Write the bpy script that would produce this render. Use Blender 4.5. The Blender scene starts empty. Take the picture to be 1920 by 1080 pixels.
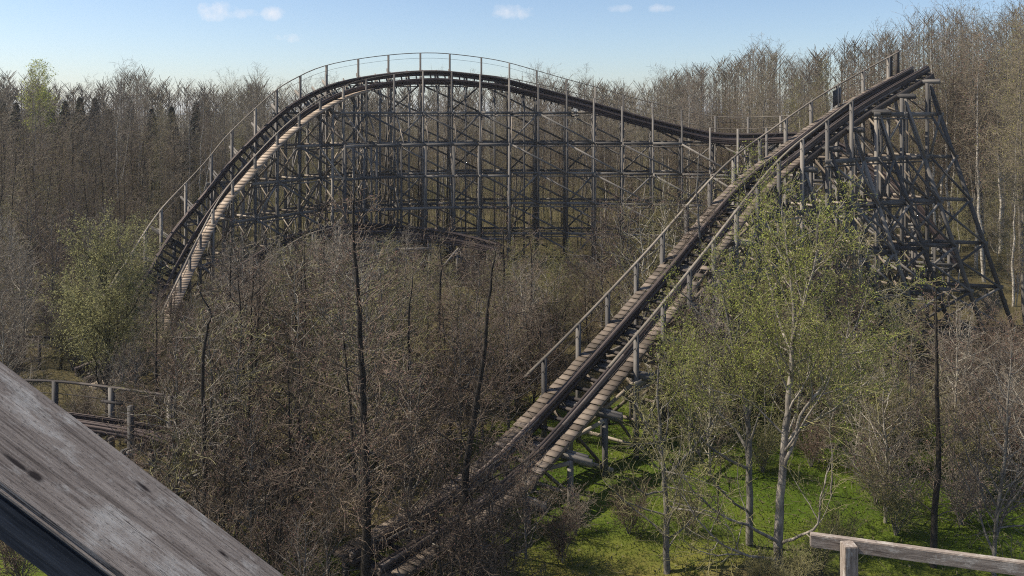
import bpy, math, random
import numpy as np
from math import radians as R, sin, cos, pi, sqrt

S = bpy.context.scene
COL = S.collection
# ------------------------------------------------------------------ camera, sky, sun, exposure
F, CX, HY, CAMZ = 1500.0, 960.0, 205.0, 16.0      # focal length and horizon in photo pixels, eye height in metres
cd = bpy.data.cameras.new("camera"); cam = bpy.data.objects.new("camera", cd); COL.objects.link(cam)
cd.sensor_width = 36.0; cd.lens = F / 1920 * 36.0; cd.shift_y = -(540 - HY) / 1920
cd.clip_start = 0.05; cd.clip_end = 6000
cam.location = (0, 0, CAMZ); cam.rotation_euler = (R(90), 0, 0)
S.camera = cam
S.view_settings.view_transform = 'Standard'; S.view_settings.look = 'None'
S.cycles.use_denoising = False; S.cycles.filter_width = 1.1
S.view_settings.exposure = 0.43; S.view_settings.gamma = 1.0

HAZE = 0.00024
SUN_AZ, SUN_EL = R(-85), R(49)                  # azimuth from +Y towards +X
w = bpy.data.worlds.new("World"); S.world = w; w.use_nodes = True
nt = w.node_tree; nt.nodes.clear()
def N(t, kind, **kw):
    n = t.nodes.new(kind)
    for k, v in kw.items(): setattr(n, k, v)
    return n
def wire(t, a, b): t.links.new(a, b)
sky = N(nt, 'ShaderNodeTexSky', sky_type='NISHITA', sun_disc=False, sun_elevation=SUN_EL, sun_rotation=SUN_AZ)
sky.air_density = 0.85; sky.dust_density = 0.7; sky.ozone_density = 3.5; sky.altitude = 50
bg = N(nt, 'ShaderNodeBackground'); bg.inputs['Strength'].default_value = 0.113
outw = N(nt, 'ShaderNodeOutputWorld')
def mth(t, op, a, b=None, c=None, clamp=False):
    n = N(t, 'ShaderNodeMath', operation=op); n.use_clamp = clamp
    for i, v in enumerate((a, b, c)):
        if v is None: continue
        if isinstance(v, (int, float)): n.inputs[i].default_value = v
        else: wire(t, v, n.inputs[i])
    return n.outputs[0]
tcw = N(nt, 'ShaderNodeTexCoord'); sepw = N(nt, 'ShaderNodeSeparateXYZ'); wire(nt, tcw.outputs['Generated'], sepw.inputs[0])
yy = mth(nt, 'MAXIMUM', sepw.outputs[1], 0.05)
uu = mth(nt, 'DIVIDE', sepw.outputs[0], yy); vv = mth(nt, 'DIVIDE', sepw.outputs[2], yy)
nz = N(nt, 'ShaderNodeTexNoise'); nz.inputs['Scale'].default_value = 42; nz.inputs['Detail'].default_value = 7; nz.inputs['Roughness'].default_value = 0.62
wire(nt, tcw.outputs['Generated'], nz.inputs['Vector'])
cl = None                                          # a few small fair-weather clouds, by compass direction and elevation
for (px, py, a, b, k) in ((408, 21, 27, 14, 1.0), (440, 27, 34, 8, .6), (510, 25, 17, 10, .85), (541, 72, 21, 8, .8), (968, 23, 32, 12, .8),
                          (1162, 16, 16, 6, .5), (1238, 15, 20, 6, .6), (950, 14, 18, 5, .4)):
    du = mth(nt, 'MULTIPLY', mth(nt, 'SUBTRACT', uu, (px - CX) / F), F / a / 1.6)
    dv = mth(nt, 'MULTIPLY', mth(nt, 'SUBTRACT', vv, (HY - py) / F), F / b / 1.6)
    d2 = mth(nt, 'ADD', mth(nt, 'MULTIPLY', du, du), mth(nt, 'MULTIPLY', dv, dv))
    m = mth(nt, 'SUBTRACT', 1.0, d2)
    m = mth(nt, 'ADD', m, mth(nt, 'MULTIPLY', mth(nt, 'SUBTRACT', nz.outputs[0], 0.55), 3.2))
    m = mth(nt, 'MULTIPLY', mth(nt, 'MULTIPLY', m, 0.62 * k, clamp=True), mth(nt, 'SUBTRACT', 1.9, d2, clamp=True))
    cl = m if cl is None else mth(nt, 'MAXIMUM', cl, m)
front = mth(nt, 'GREATER_THAN', sepw.outputs[1], 0.1)
cl = mth(nt, 'MULTIPLY', cl, front)
mx = N(nt, 'ShaderNodeMix', data_type='RGBA')
tint = N(nt, 'ShaderNodeMix', data_type='RGBA', blend_type='MULTIPLY'); tint.inputs['Factor'].default_value = 1
wire(nt, sky.outputs[0], tint.inputs[6]); tint.inputs[7].default_value = (1.055, 1.01, 0.985, 1)
wire(nt, cl, mx.inputs['Factor']); wire(nt, tint.outputs[2], mx.inputs[6]); mx.inputs[7].default_value = (6.6, 6.4, 6.5, 1)
wire(nt, mx.outputs[2], bg.inputs['Color']); wire(nt, bg.outputs[0], outw.inputs['Surface'])

sl = bpy.data.lights.new("sun", 'SUN'); so = bpy.data.objects.new("sun", sl); COL.objects.link(so)
sl.energy = 5.0; sl.angle = R(0.5); sl.color = (1.0, 0.91, 0.76)
from mathutils import Vector
sd = Vector((sin(SUN_AZ) * cos(SUN_EL), cos(SUN_AZ) * cos(SUN_EL), sin(SUN_EL)))
so.rotation_euler = sd.to_track_quat('Z', 'Y').to_euler(); so.location = (-40, 20, 60)

# ------------------------------------------------------------------ helpers
rng = random.Random(11)
def P(px, py, D): return Vector(((px - CX) / F * D, D, CAMZ - (py - HY) / F * D))
def tag(o, label=None, cat=None, group=None, kind=None):
    if label: o['label'] = label
    if cat: o['category'] = cat
    if group: o['group'] = group
    if kind: o['kind'] = kind
    return o
def empty(name, loc, label, cat, group=None):
    o = bpy.data.objects.new(name, None); COL.objects.link(o); o.location = loc; o.empty_display_size = 0.3
    return tag(o, label, cat, group)
def link(name, me, parent=None):
    o = bpy.data.objects.new(name, me); COL.objects.link(o)
    if parent is not None:
        o.parent = parent
    return o
def np_mesh(name, verts, faces_list, mats, mat_idx=None, uv=None, tone=None, smooth=False):
    """faces_list: list of (F,k) int arrays"""
    me = bpy.data.meshes.new(name)
    verts = np.asarray(verts, np.float32).reshape(-1, 3)
    me.vertices.add(len(verts)); me.vertices.foreach_set('co', verts.ravel())
    nl = sum(f.size for f in faces_list); nf = sum(len(f) for f in faces_list)
    me.loops.add(nl); me.polygons.add(nf)
    vi = np.concatenate([f.ravel() for f in faces_list]).astype(np.int32)
    tot = np.concatenate([np.full(len(f), f.shape[1], np.int32) for f in faces_list])
    st = np.concatenate([[0], np.cumsum(tot)[:-1]]).astype(np.int32)
    me.loops.foreach_set('vertex_index', vi)
    me.polygons.foreach_set('loop_start', st); me.polygons.foreach_set('loop_total', tot)
    if mat_idx is not None: me.polygons.foreach_set('material_index', np.asarray(mat_idx, np.int32))
    if smooth: me.polygons.foreach_set('use_smooth', np.ones(nf, bool))
    for m in mats: me.materials.append(m)
    if uv is not None:
        l = me.uv_layers.new(name='UVMap'); l.data.foreach_set('uv', np.asarray(uv, np.float32).ravel())
    if tone is not None:
        a = me.attributes.new('tone', 'FLOAT', 'FACE'); a.data.foreach_set('value', np.asarray(tone, np.float32))
    me.update(calc_edges=True); me.validate()
    return me

class MB:
    """collects timber boxes; every face gets uv in metres along the grain and one tone per timber"""
    def __init__(s): s.v = []; s.f = []; s.uv = []; s.t = []
    def beam(s, a, b, wd, ht, up=Vector((0, 0, 1)), tone=None, skew=0.0):
        a = Vector(a); b = Vector(b); d = b - a; L = d.length
        if L < 1e-4: return
        d /= L
        x = d.cross(up)
        if x.length < 1e-3: x = d.cross(Vector((0, 1, 0)))
        x.normalize(); y = x.cross(d).normalized()
        s.box8([a + x * (i * wd / 2) + y * (j * ht / 2) for i, j in ((-1, -1), (1, -1), (1, 1), (-1, 1))],
               [b + x * (i * wd / 2) + y * (j * ht / 2) for i, j in ((-1, -1), (1, -1), (1, 1), (-1, 1))], L, wd, ht, tone)
    def box8(s, A, B, L, wd, ht, tone=None):
        n = len(s.v); s.v += [tuple(p) for p in A] + [tuple(p) for p in B]
        if tone is None: tone = rng.random()
        u0 = rng.random() * 50; v0 = rng.random() * 50
        for k in range(4):
            k2 = (k + 1) % 4
            s.f.append((n + k, n + k2, n + 4 + k2, n + 4 + k)); ww = wd if k % 2 == 0 else ht
            s.uv += [(u0, v0 + k), (u0, v0 + k + ww), (u0 + L, v0 + k + ww), (u0 + L, v0 + k)]
        s.f.append((n + 3, n + 2, n + 1, n)); s.f.append((n + 4, n + 5, n + 6, n + 7))
        for _ in range(2): s.uv += [(u0, v0), (u0 + .01, v0), (u0 + .01, v0 + wd), (u0, v0 + wd)]
        s.t += [tone] * 6
    def sweep(s, pts, ax, ay, wd, ht, board=4.2):
        """continuous box along a path; a new board (tone, grain) every few metres"""
        n0 = len(s.v)
        for p, x, y in zip(pts, ax, ay):
            for i, j in ((-1, -1), (1, -1), (1, 1), (-1, 1)): s.v.append(tuple(p + x * (i * wd / 2) + y * (j * ht / 2)))
        u = 0; acc = 1e9; tone = 0; off = 0
        for m in range(len(pts) - 1):
            L = (pts[m + 1] - pts[m]).length
            if acc > board: acc = 0; tone = rng.random(); off = rng.random() * 40
            a = n0 + 4 * m
            for k in range(4):
                k2 = (k + 1) % 4; ww = wd if k % 2 == 0 else ht
                s.f.append((a + k, a + k2, a + 4 + k2, a + 4 + k))
                s.uv += [(u, off + k), (u, off + k + ww), (u + L, off + k + ww), (u + L, off + k)]
                s.t.append(tone)
            u += L; acc += L
        e = n0 + 4 * (len(pts) - 1)
        s.f.append((n0 + 3, n0 + 2, n0 + 1, n0)); s.f.append((e, e + 1, e + 2, e + 3)); s.t += [tone] * 2
        s.uv += [(0, 0), (.01, 0), (.01, wd), (0, wd)] * 2
    def build(s, name, mat, parent=None):
        if not s.f: return None
        v = np.array(s.v, np.float32)
        if parent is not None:                     # parts are modelled in world space and re-based on their parent
            v = v - np.array(base_of(parent), np.float32)
        return link(name, np_mesh(name, v, [np.array(s.f, np.int32)], [mat], uv=s.uv, tone=s.t), parent)
def base_of(o):
    p = Vector((0, 0, 0))
    while o is not None: p = p + o.location; o = o.parent
    return p

# ------------------------------------------------------------------ materials
def new_mat(name):
    m = bpy.data.materials.new(name); m.use_nodes = True
    t = m.node_tree; b = t.nodes['Principled BSDF']
    b.inputs['Specular IOR Level'].default_value = 0.25
    return m, t, b
def ramp(t, fac, stops):
    n = N(t, 'ShaderNodeValToRGB'); e = n.color_ramp.elements
    while len(e) < len(stops): e.new(0.5)
    for el, (p, c) in zip(e, stops): el.position = p; el.color = (*c, 1)
    wire(t, fac, n.inputs[0]); return n.outputs[0]
def noise(t, vec, scale, detail=4, rough=0.55):
    n = N(t, 'ShaderNodeTexNoise'); n.inputs['Scale'].default_value = scale; n.inputs['Detail'].default_value = detail
    n.inputs['Roughness'].default_value = rough
    if vec is not None: wire(t, vec, n.inputs['Vector'])
    return n.outputs[0]
def mapping(t, vec, scale):
    n = N(t, 'ShaderNodeMapping'); n.inputs['Scale'].default_value = scale; wire(t, vec, n.inputs['Vector']); return n.outputs[0]
def wood(name, dark, mid, light, rough=0.8):
    m, t, b = new_mat(name)
    tc = N(t, 'ShaderNodeTexCoord'); at = N(t, 'ShaderNodeAttribute', attribute_name='tone')
    g = noise(t, mapping(t, tc.outputs['UV'], (0.6, 14, 1)), 3.0, 6, 0.6)
    st = noise(t, mapping(t, tc.outputs['UV'], (0.5, 1.5, 1)), 1.2, 4, 0.6)
    f = mth(t, 'ADD', mth(t, 'MULTIPLY', g, 0.45), mth(t, 'MULTIPLY', st, 0.45))
    f = mth(t, 'ADD', f, mth(t, 'MULTIPLY', mth(t, 'SUBTRACT', at.outputs['Fac'], 0.5), 0.42))
    c = ramp(t, f, ((0.2, dark), (0.45, mid), (0.75, light)))
    wire(t, c, b.inputs['Base Color']); b.inputs['Roughness'].default_value = rough
    bp = N(t, 'ShaderNodeBump'); bp.inputs['Strength'].default_value = 0.25; bp.inputs['Distance'].default_value = 0.02
    wire(t, g, bp.inputs['Height']); wire(t, bp.outputs[0], b.inputs['Normal'])
    return m
M = {}
M['timber'] = wood('weathered_timber', (0.06, 0.056, 0.054), (0.13, 0.12, 0.11), (0.28, 0.25, 0.215))
M['brace'] = wood('bleached_sunlit_timber', (0.10, 0.08, 0.065), (0.23, 0.19, 0.15), (0.48, 0.41, 0.33))  # bleached boards, paled further so the braces read as sunlit
M['rail'] = wood('creosoted_rail_timber', (0.02, 0.015, 0.016), (0.048, 0.035, 0.035), (0.125, 0.092, 0.082), 0.75)
M['lift_rail'] = wood('grey_brown_lift_rail_timber', (0.055, 0.042, 0.036), (0.12, 0.094, 0.08), (0.24, 0.195, 0.165))  # lighter grey-brown than the rails of the other tracks
M['tie'] = wood('dark_tie_timber', (0.025, 0.022, 0.021), (0.05, 0.042, 0.038), (0.12, 0.10, 0.085))
M['deck'] = wood('walkway_boards', (0.075, 0.06, 0.047), (0.145, 0.115, 0.09), (0.24, 0.195, 0.155))
M['deck_pale'] = wood('pale_walkway_boards', (0.22, 0.17, 0.125), (0.36, 0.285, 0.22), (0.48, 0.395, 0.31))
M['handrail'] = wood('handrail_timber', (0.09, 0.078, 0.063), (0.165, 0.14, 0.112), (0.27, 0.235, 0.19))
m_, t_, b_ = new_mat('worn_steel'); b_.inputs['Base Color'].default_value = (0.07, 0.055, 0.05, 1); b_.inputs['Metallic'].default_value = 0.6
b_.inputs['Roughness'].default_value = 0.6; M['steel'] = m_
def bark(name, a, c, scale, zs=1.0):
    m, t, b = new_mat(name); tc = N(t, 'ShaderNodeTexCoord')
    n = noise(t, mapping(t, tc.outputs['Object'], (1, 1, zs)), scale, 5, 0.65)
    col = ramp(t, n, ((0.35, a), (0.62, c)))
    wire(t, col, b.inputs['Base Color']); b.inputs['Roughness'].default_value = 0.85
    bp = N(t, 'ShaderNodeBump'); bp.inputs['Strength'].default_value = 0.5; bp.inputs['Distance'].default_value = 0.03
    wire(t, n, bp.inputs['Height']); wire(t, bp.outputs[0], b.inputs['Normal'])
    return m
M['bark_dark'] = bark('dark_alder_bark', (0.014, 0.012, 0.010), (0.05, 0.042, 0.034), 9, 0.4)
M['bark_grey'] = bark('grey_bark', (0.09, 0.08, 0.07), (0.22, 0.20, 0.17), 6, 0.5)
M['bark_pale'] = bark('pale_grey_bark', (0.14, 0.125, 0.10), (0.42, 0.38, 0.31), 5, 0.5)
M['bark_willow'] = bark('pale_willow_bark', (0.09, 0.08, 0.07), (0.33, 0.29, 0.24), 4, 0.5)
M['bark_birch'] = bark('white_birch_bark', (0.12, 0.11, 0.09), (0.55, 0.50, 0.43), 3.5, 1.8)
def leafm(name, a, c, trans=0.0):
    m, t, b = new_mat(name)
    tc = N(t, 'ShaderNodeTexCoord')
    n = noise(t, tc.outputs['Object'], 1.3, 3)
    oi = N(t, 'ShaderNodeObjectInfo')
    f = mth(t, 'ADD', n, mth(t, 'MULTIPLY', mth(t, 'SUBTRACT', oi.outputs['Random'], 0.5), 0.35))
    wire(t, ramp(t, f, ((0.3, a), (0.7, c))), b.inputs['Base Color']); b.inputs['Roughness'].default_value = 0.7
    if trans:
        tr = N(t, 'ShaderNodeBsdfTranslucent'); tr.inputs['Color'].default_value = (*[v * 1.2 for v in c], 1)
        ms = N(t, 'ShaderNodeMixShader'); ms.inputs[0].default_value = trans
        o = [x for x in t.nodes if x.type == 'OUTPUT_MATERIAL'][0]
        wire(t, b.outputs[0], ms.inputs[1]); wire(t, tr.outputs[0], ms.inputs[2]); wire(t, ms.outputs[0], o.inputs['Surface'])
    return m
M['twig_grey'] = leafm('grey_twigs', (0.12, 0.10, 0.078), (0.28, 0.24, 0.185))
M['twig_brown'] = leafm('brown_twigs', (0.075, 0.055, 0.04), (0.18, 0.137, 0.098))
M['twig_olive'] = leafm('olive_twigs', (0.12, 0.11, 0.052), (0.25, 0.225, 0.11))
M['twig_far'] = leafm('far_twigs', (0.13, 0.105, 0.072), (0.26, 0.215, 0.15))
M['leaf_spring'] = leafm('spring_leaves', (0.22, 0.25, 0.055), (0.40, 0.43, 0.10), 0.45)
M['leaf_willow'] = leafm('willow_leaves', (0.20, 0.20, 0.085), (0.32, 0.31, 0.14), 0.45)
M['leaf_haze'] = leafm('opening_buds', (0.17, 0.16, 0.05), (0.31, 0.285, 0.095), 0.25)
M['bud_red'] = leafm('red_catkins', (0.10, 0.05, 0.042), (0.20, 0.11, 0.09), 0.1)
M['needle'] = leafm('dark_needles', (0.015, 0.022, 0.012), (0.04, 0.05, 0.022))
M['grassblade'] = leafm('grass_blades', (0.045, 0.078, 0.008), (0.11, 0.135, 0.018), 0.3)
M['brush'] = leafm('dry_brush', (0.085, 0.08, 0.035), (0.18, 0.165, 0.085))

# ------------------------------------------------------------------ ground
def axis(lo, hi, near_lo, near_hi, step):
    a = list(np.arange(near_lo, near_hi + 1e-6, step)); d = step
    x = near_hi
    while x < hi: d *= 1.35; x += d; a.append(min(x, hi))
    d = step; x = near_lo; b = []
    while x > lo: d *= 1.35; x -= d; b.append(max(x, lo))
    return np.array(b[::-1] + a)
gx = axis(-2500, 2500, -50, 50, 0.8); gy = axis(-300, 3500, -5, 110, 0.8)
def gz(x, y):
    z = 0.16 * np.sin(x * 0.31 + 1.2) * np.sin(y * 0.27) + 0.10 * np.sin(x * 0.83 + y * 0.5) + 0.05 * np.sin(x * 1.9 - y * 1.3)
    z = z + 0.55 * np.exp(-(((x - 9.0) / 3.0) ** 2 + ((y - 27.0) / 1.6) ** 2))
    return z * np.clip((260 - np.hypot(x, y)) / 150, 0, 1)
GX, GY = np.meshgrid(gx, gy); GZ = gz(GX, GY)
nx_, ny_ = len(gx), len(gy)
ii = np.arange(nx_ * ny_).reshape(ny_, nx_)
fc = np.stack([ii[:-1, :-1], ii[:-1, 1:], ii[1:, 1:], ii[1:, :-1]], -1).reshape(-1, 4)
m, t, b = new_mat('woodland_floor'); tc = N(t, 'ShaderNodeTexCoord'); at = N(t, 'ShaderNodeAttribute', attribute_name='lawn')
n1 = noise(t, tc.outputs['Object'], 0.35, 6, 0.6); n2 = noise(t, tc.outputs['Object'], 2.2, 6, 0.65); n3 = noise(t, tc.outputs['Object'], 14, 4, 0.7)
green = ramp(t, mth(t, 'ADD', mth(t, 'MULTIPLY', n1, 0.6), mth(t, 'MULTIPLY', n3, 0.4)), ((0.32, (0.028, 0.052, 0.006)), (0.48, (0.064, 0.10, 0.010)), (0.66, (0.125, 0.14, 0.022))))
litter = ramp(t, mth(t, 'ADD', mth(t, 'MULTIPLY', n2, 0.55), mth(t, 'MULTIPLY', n3, 0.45)), ((0.3, (0.035, 0.03, 0.014)), (0.5, (0.085, 0.07, 0.033)), (0.7, (0.15, 0.125, 0.065))))
f = mth(t, 'ADD', at.outputs['Fac'], mth(t, 'MULTIPLY', mth(t, 'SUBTRACT', mth(t, 'ADD', mth(t, 'MULTIPLY', n1, .5), mth(t, 'MULTIPLY', n2, .5)), 0.5), 1.9))
f = mth(t, 'MULTIPLY', mth(t, 'SUBTRACT', f, 0.35), 3.0, clamp=True)
ad = N(t, 'ShaderNodeAttribute', attribute_name='dry')
mxd = N(t, 'ShaderNodeMix', data_type='RGBA'); wire(t, mth(t, 'MULTIPLY', ad.outputs['Fac'], mth(t, 'ADD', mth(t, 'MULTIPLY', n2, 1.6), -.15), clamp=True), mxd.inputs['Factor'])
wire(t, green, mxd.inputs[6]); mxd.inputs[7].default_value = (0.165, 0.14, 0.04, 1); green = mxd.outputs[2]
mxg = N(t, 'ShaderNodeMix', data_type='RGBA'); wire(t, f, mxg.inputs['Factor']); wire(t, litter, mxg.inputs[6]); wire(t, green, mxg.inputs[7])
wire(t, mxg.outputs[2], b.inputs['Base Color']); b.inputs['Roughness'].default_value = 0.95; b.inputs['Specular IOR Level'].default_value = 0.1
bp = N(t, 'ShaderNodeBump'); bp.inputs['Strength'].default_value = 0.6; bp.inputs['Distance'].default_value = 0.08
wire(t, n3, bp.inputs['Height']); wire(t, bp.outputs[0], b.inputs['Normal'])
me = np_mesh('ground', np.stack([GX, GY, GZ], -1).reshape(-1, 3), [fc], [m], smooth=True)
def lawn(x, y):
    a = np.exp(-(((x - 11) / 13.5) ** 4 + ((y - 34) / 11.0) ** 4)) * 1.1
    a = a + 0.9 * np.exp(-(((x + 9) / 5.0) ** 2 + ((y - 27) / 4.0) ** 2))
    a = a + 0.7 * np.exp(-(((x + 18) / 5.0) ** 2 + ((y - 27) / 4.0) ** 2))
    a = a - 0.9 * np.exp(-(((x - 9.2) / 2.6) ** 2 + ((y - 26.3) / 1.6) ** 2))
    return a * .92 + 0.02
def dry(x, y): return 1.7 * np.exp(-(((x - 4.5) / 8.0) ** 2 + ((y - 25.6) / 3.2) ** 2))
dr_ = me.attributes.new('dry', 'FLOAT', 'POINT'); dr_.data.foreach_set('value', np.asarray(dry(GX, GY), np.float32).ravel())
la = me.attributes.new('lawn', 'FLOAT', 'POINT'); la.data.foreach_set('value', np.asarray(lawn(GX, GY), np.float32).ravel())
tag(link('ground', me), 'mossy green grass and brown leaf litter of the woodland floor', 'ground', kind='structure')

# ------------------------------------------------------------------ tracks
UZ = Vector((0, 0, 1))
def catmull(pts, n=24):
    out = []; q = [2 * pts[0] - pts[1]] + pts + [2 * pts[-1] - pts[-2]]
    for i in range(1, len(q) - 2):
        a, b_, c, d = q[i - 1], q[i], q[i + 1], q[i + 2]
        for k in range(n):
            u = k / n
            out.append(0.5 * ((2 * b_) + (c - a) * u + (2 * a - 5 * b_ + 4 * c - d) * u * u + (3 * b_ - a - 3 * c + d) * u ** 3))
    out.append(pts[-1]); return out
ALL_TRACK = []
class Track:
    def __init__(s, ctrl, side, ds=0.125):
        """ctrl: (px, py, depth, bank in degrees) of the rails' centre in the photo; side +1: 'near' is to the right of travel"""
        pts = catmull([Vector((*P(a, b, c), k)) if False else Vector((P(a, b, c).x, c, P(a, b, c).z)) for a, b, c, k in ctrl])
        bk = []
        for i in range(len(ctrl) - 1):
            for k in range(24): bk.append(ctrl[i][3] + (ctrl[i + 1][3] - ctrl[i][3]) * k / 24)
        bk.append(ctrl[-1][3])
        L = [0]
        for i in range(1, len(pts)): L.append(L[-1] + (pts[i] - pts[i - 1]).length)
        s.len = L[-1]; s.n = int(s.len / ds) + 1; s.ds = s.len / (s.n - 1)
        xs = np.linspace(0, s.len, s.n); A = np.array([tuple(p) for p in pts])
        s.p = [Vector(v) for v in np.stack([np.interp(xs, L, A[:, k]) for k in range(3)], -1)]
        s.b = [R(v) for v in np.interp(xs, L, bk)]
        s.T = []; s.S = []; s.A = []; s.Nn = []
        for i in range(s.n):
            t = (s.p[min(i + 4, s.n - 1)] - s.p[max(i - 4, 0)]).normalized()
            h = t.cross(UZ).normalized() * side
            a = h * cos(s.b[i]) - UZ * sin(s.b[i])
            n = t.cross(a).normalized()
            if n.z < 0: n = -n
            s.T.append(t); s.S.append(h); s.A.append(a); s.Nn.append(n)
        ALL_TRACK.extend([(p.x, p.y) for p in s.p[::12]])
    def i(s, d): return max(0, min(s.n - 1, int(round(d / s.ds))))
    def q(s, i, lat, h): return s.p[i] + s.A[i] * lat + s.Nn[i] * h
    def path(s, lat, h, d0, d1, up=0.0, step=4):
        I = list(range(s.i(d0), s.i(d1) + 1, step))
        return [s.q(k, lat, h) + UZ * up for k in I], [s.A[k] for k in I], [s.Nn[k] for k in I]

LEVELS = [0.35 + 3.06 * k for k in range(7)]
def ground_z(p): return float(gz(np.array(p.x), np.array(p.y)))

def build_track(tr, root, d0, d1, decks=(), rails_h=0.55, hand=((1, 0, 1e9), (-1, 0, 1e9)), lat_h=1.72, hand_up=1.2,
                bent_step=3.05, cap=(-2.35, 1.95), batter=None, far_batter=0.0, buttress=None, tie_step=0.75, gauge=0.8, rail_w=0.27, ledger_h=.25, base_ledger=True, far_limit=1e9, brace_limit=1e9, thin_from=1e9, track_mat='rail', rail_mat='handrail', deck_mat='deck'):
    # running rails with a steel strip on top
    for sgn in (1, -1):
        mb = MB(); p, x, y = tr.path(sgn * gauge, -rails_h * 0.13, d0, d1); mb.sweep(p, x, y, rail_w, rails_h * 0.25, 5.0)
        p, x, y = tr.path(sgn * (gauge + .05), -rails_h * 0.43, d0, d1); mb.sweep(p, x, y, rail_w * .62, rails_h * 0.345, 4.0)
        p, x, y = tr.path(sgn * (gauge + .02), -rails_h * 0.81, d0, d1); mb.sweep(p, x, y, rail_w * .85, rails_h * 0.375, 4.6)
        r = mb.build('rail', M[track_mat], root)
        mb = MB(); p, x, y = tr.path(sgn * (gauge - .04), 0.016, d0, d1); mb.sweep(p, x, y, 0.11, 0.02); mb.build('steel_strip', M['steel'], r)
    # ties
    ds = list(np.arange(d0 + 0.2, d1, tie_step)); rest = MB()
    order = sorted(range(len(ds)), key=lambda k: tr.p[tr.i(ds[k])].y)
    near = set(order[:96])
    for k, d in enumerate(ds):
        i = tr.i(d); mb = MB() if k in near else rest
        e = rng.uniform(-.12, .12)
        mb.beam(tr.q(i, -gauge - .28 + e, -rails_h - .075), tr.q(i, gauge + .28 + e, -rails_h - .075), 0.13, 0.14, tr.Nn[i])
        if k in near: mb.build('tie', M['tie'], root)
    if rest.f: tag(rest.build('ties', M['tie'], root), kind='stuff')
    # plank walkways
    for (sgn, a, b_, lo, hi) in decks:
        mb = MB(); d = max(d0, lo)
        while d < min(d1, hi):
            i = tr.i(d); L = rng.uniform(-.03, .03)
            if rng.random() > 0.03:
                q0 = tr.p[i] + tr.A[i] * (sgn * a) ; q1 = q0 + tr.S[i] * (sgn * (b_ - a) + L)
                off = -UZ * (rails_h * .55) + tr.Nn[i] * rng.uniform(-.015, .015)
                n = tr.T[i].cross(tr.S[i]).normalized(); n = n if n.z > 0 else -n
                # short step-like boards tipped a little towards level
                n = (n + UZ * 0.12).normalized()
                mb.beam(q0 + off, q1 + off, 0.325, 0.04, n)
            d += 0.375
        for lat in (a + .05, b_ - .08):            # stringers under the boards
            I = range(tr.i(max(d0, lo)), tr.i(min(d1, hi)) + 1, 6)
            p = [tr.p[k] + tr.A[k] * (sgn * a) + tr.S[k] * (sgn * (lat - a)) - UZ * (rails_h * .55 + .12) for k in I]
            mb.sweep(p, [tr.S[k] for k in I], [UZ] * len(p), 0.06, 0.15)
        mb.build('walkway', M[deck_mat], root)
    # handrails
    for sgn, lo, hi in hand:
        I = list(range(tr.i(max(d0, lo)), tr.i(min(d1, hi)) + 1, 8))
        p = [tr.q(k, sgn * lat_h, 0) + UZ * hand_up for k in I]
        mb = MB(); mb.sweep(p, [tr.S[k] for k in I], [UZ] * len(p), 0.13, 0.075); h = mb.build('handrail', M[rail_mat], root)
        mb = MB(); p = [q - UZ * 0.55 for q in p]; mb.sweep(p, [tr.S[k] for k in I], [UZ] * len(p), 0.03, 0.025); mb.build('cable', M['tie'], h)
    # bents
    D = list(np.arange(d0 + .6, d1, bent_step)); bents = []
    if buttress: D = sorted(D + [d + bent_step / 2 for d in D if buttress[0] <= d <= buttress[1]])
    half = {d for d in D if buttress and abs(((d - d0 - .6) / bent_step) % 1 - .5) < .1}
    for k, d in enumerate(D):
        i = tr.i(d); c = tr.p[i]; g = ground_z(c) - 0.4
        low = c.z < 1.3
        rootb = bpy.data.objects.new('support_bent', None); COL.objects.link(rootb); rootb.parent = root
        rootb.location = Vector((c.x, c.y, 0)) - base_of(root)
        tops = {}; 
        for sgn in (1, -1) if d not in half else (1,):
            has = d not in half and any(h[0] == sgn and h[1] <= d <= h[2] for h in hand)
            q = tr.q(i, sgn * lat_h, 0); top = q.z + hand_up + 0.05 if has else q.z - rails_h - .3
            mb = MB(); mb.beam((q.x, q.y, g), (q.x, q.y, top - .04), 0.19, 0.19, tr.S[i]); mb.build('post', M['timber'], rootb)
            tops[sgn] = (q, q.z - rails_h - .35)
        if d in half: tops[-1] = (tr.q(i, -lat_h, 0), tr.q(i, -lat_h, 0).z - rails_h - .35)
        if not low and d not in half:
            q = tr.q(i, -0.35, -rails_h - .4); mb = MB(); mb.beam((q.x, q.y, g), q, 0.2, 0.2, tr.S[i]); mb.build('post', M['timber'], rootb)
        mb = MB(); e = rng.uniform(-.25, .2) if d not in half else 1.6
        mb.beam(tr.q(i, cap[0] + e, -rails_h - .30), tr.q(i, cap[1] + e * .5, -rails_h - .30), 0.13, 0.3, tr.Nn[i])
        mb.beam(tr.q(i, cap[0] + .5, -rails_h - .302) + tr.T[i] * .2, tr.q(i, cap[1] - .2, -rails_h - .302) + tr.T[i] * .2, 0.1, 0.28, tr.Nn[i])
        mb.build('cap_beam', M['timber'], rootb)
        # transverse bracing
        if d in half:
            bents.append((i, tops, rootb, None)); continue
        mb = MB(); n, f_ = tops[1][0], tops[-1][0]; off = tr.T[i] * 0.13
        zt = min(tops[1][1], tops[-1][1])
        lv = [z for z in LEVELS if z < zt - .5] + [zt]
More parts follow.
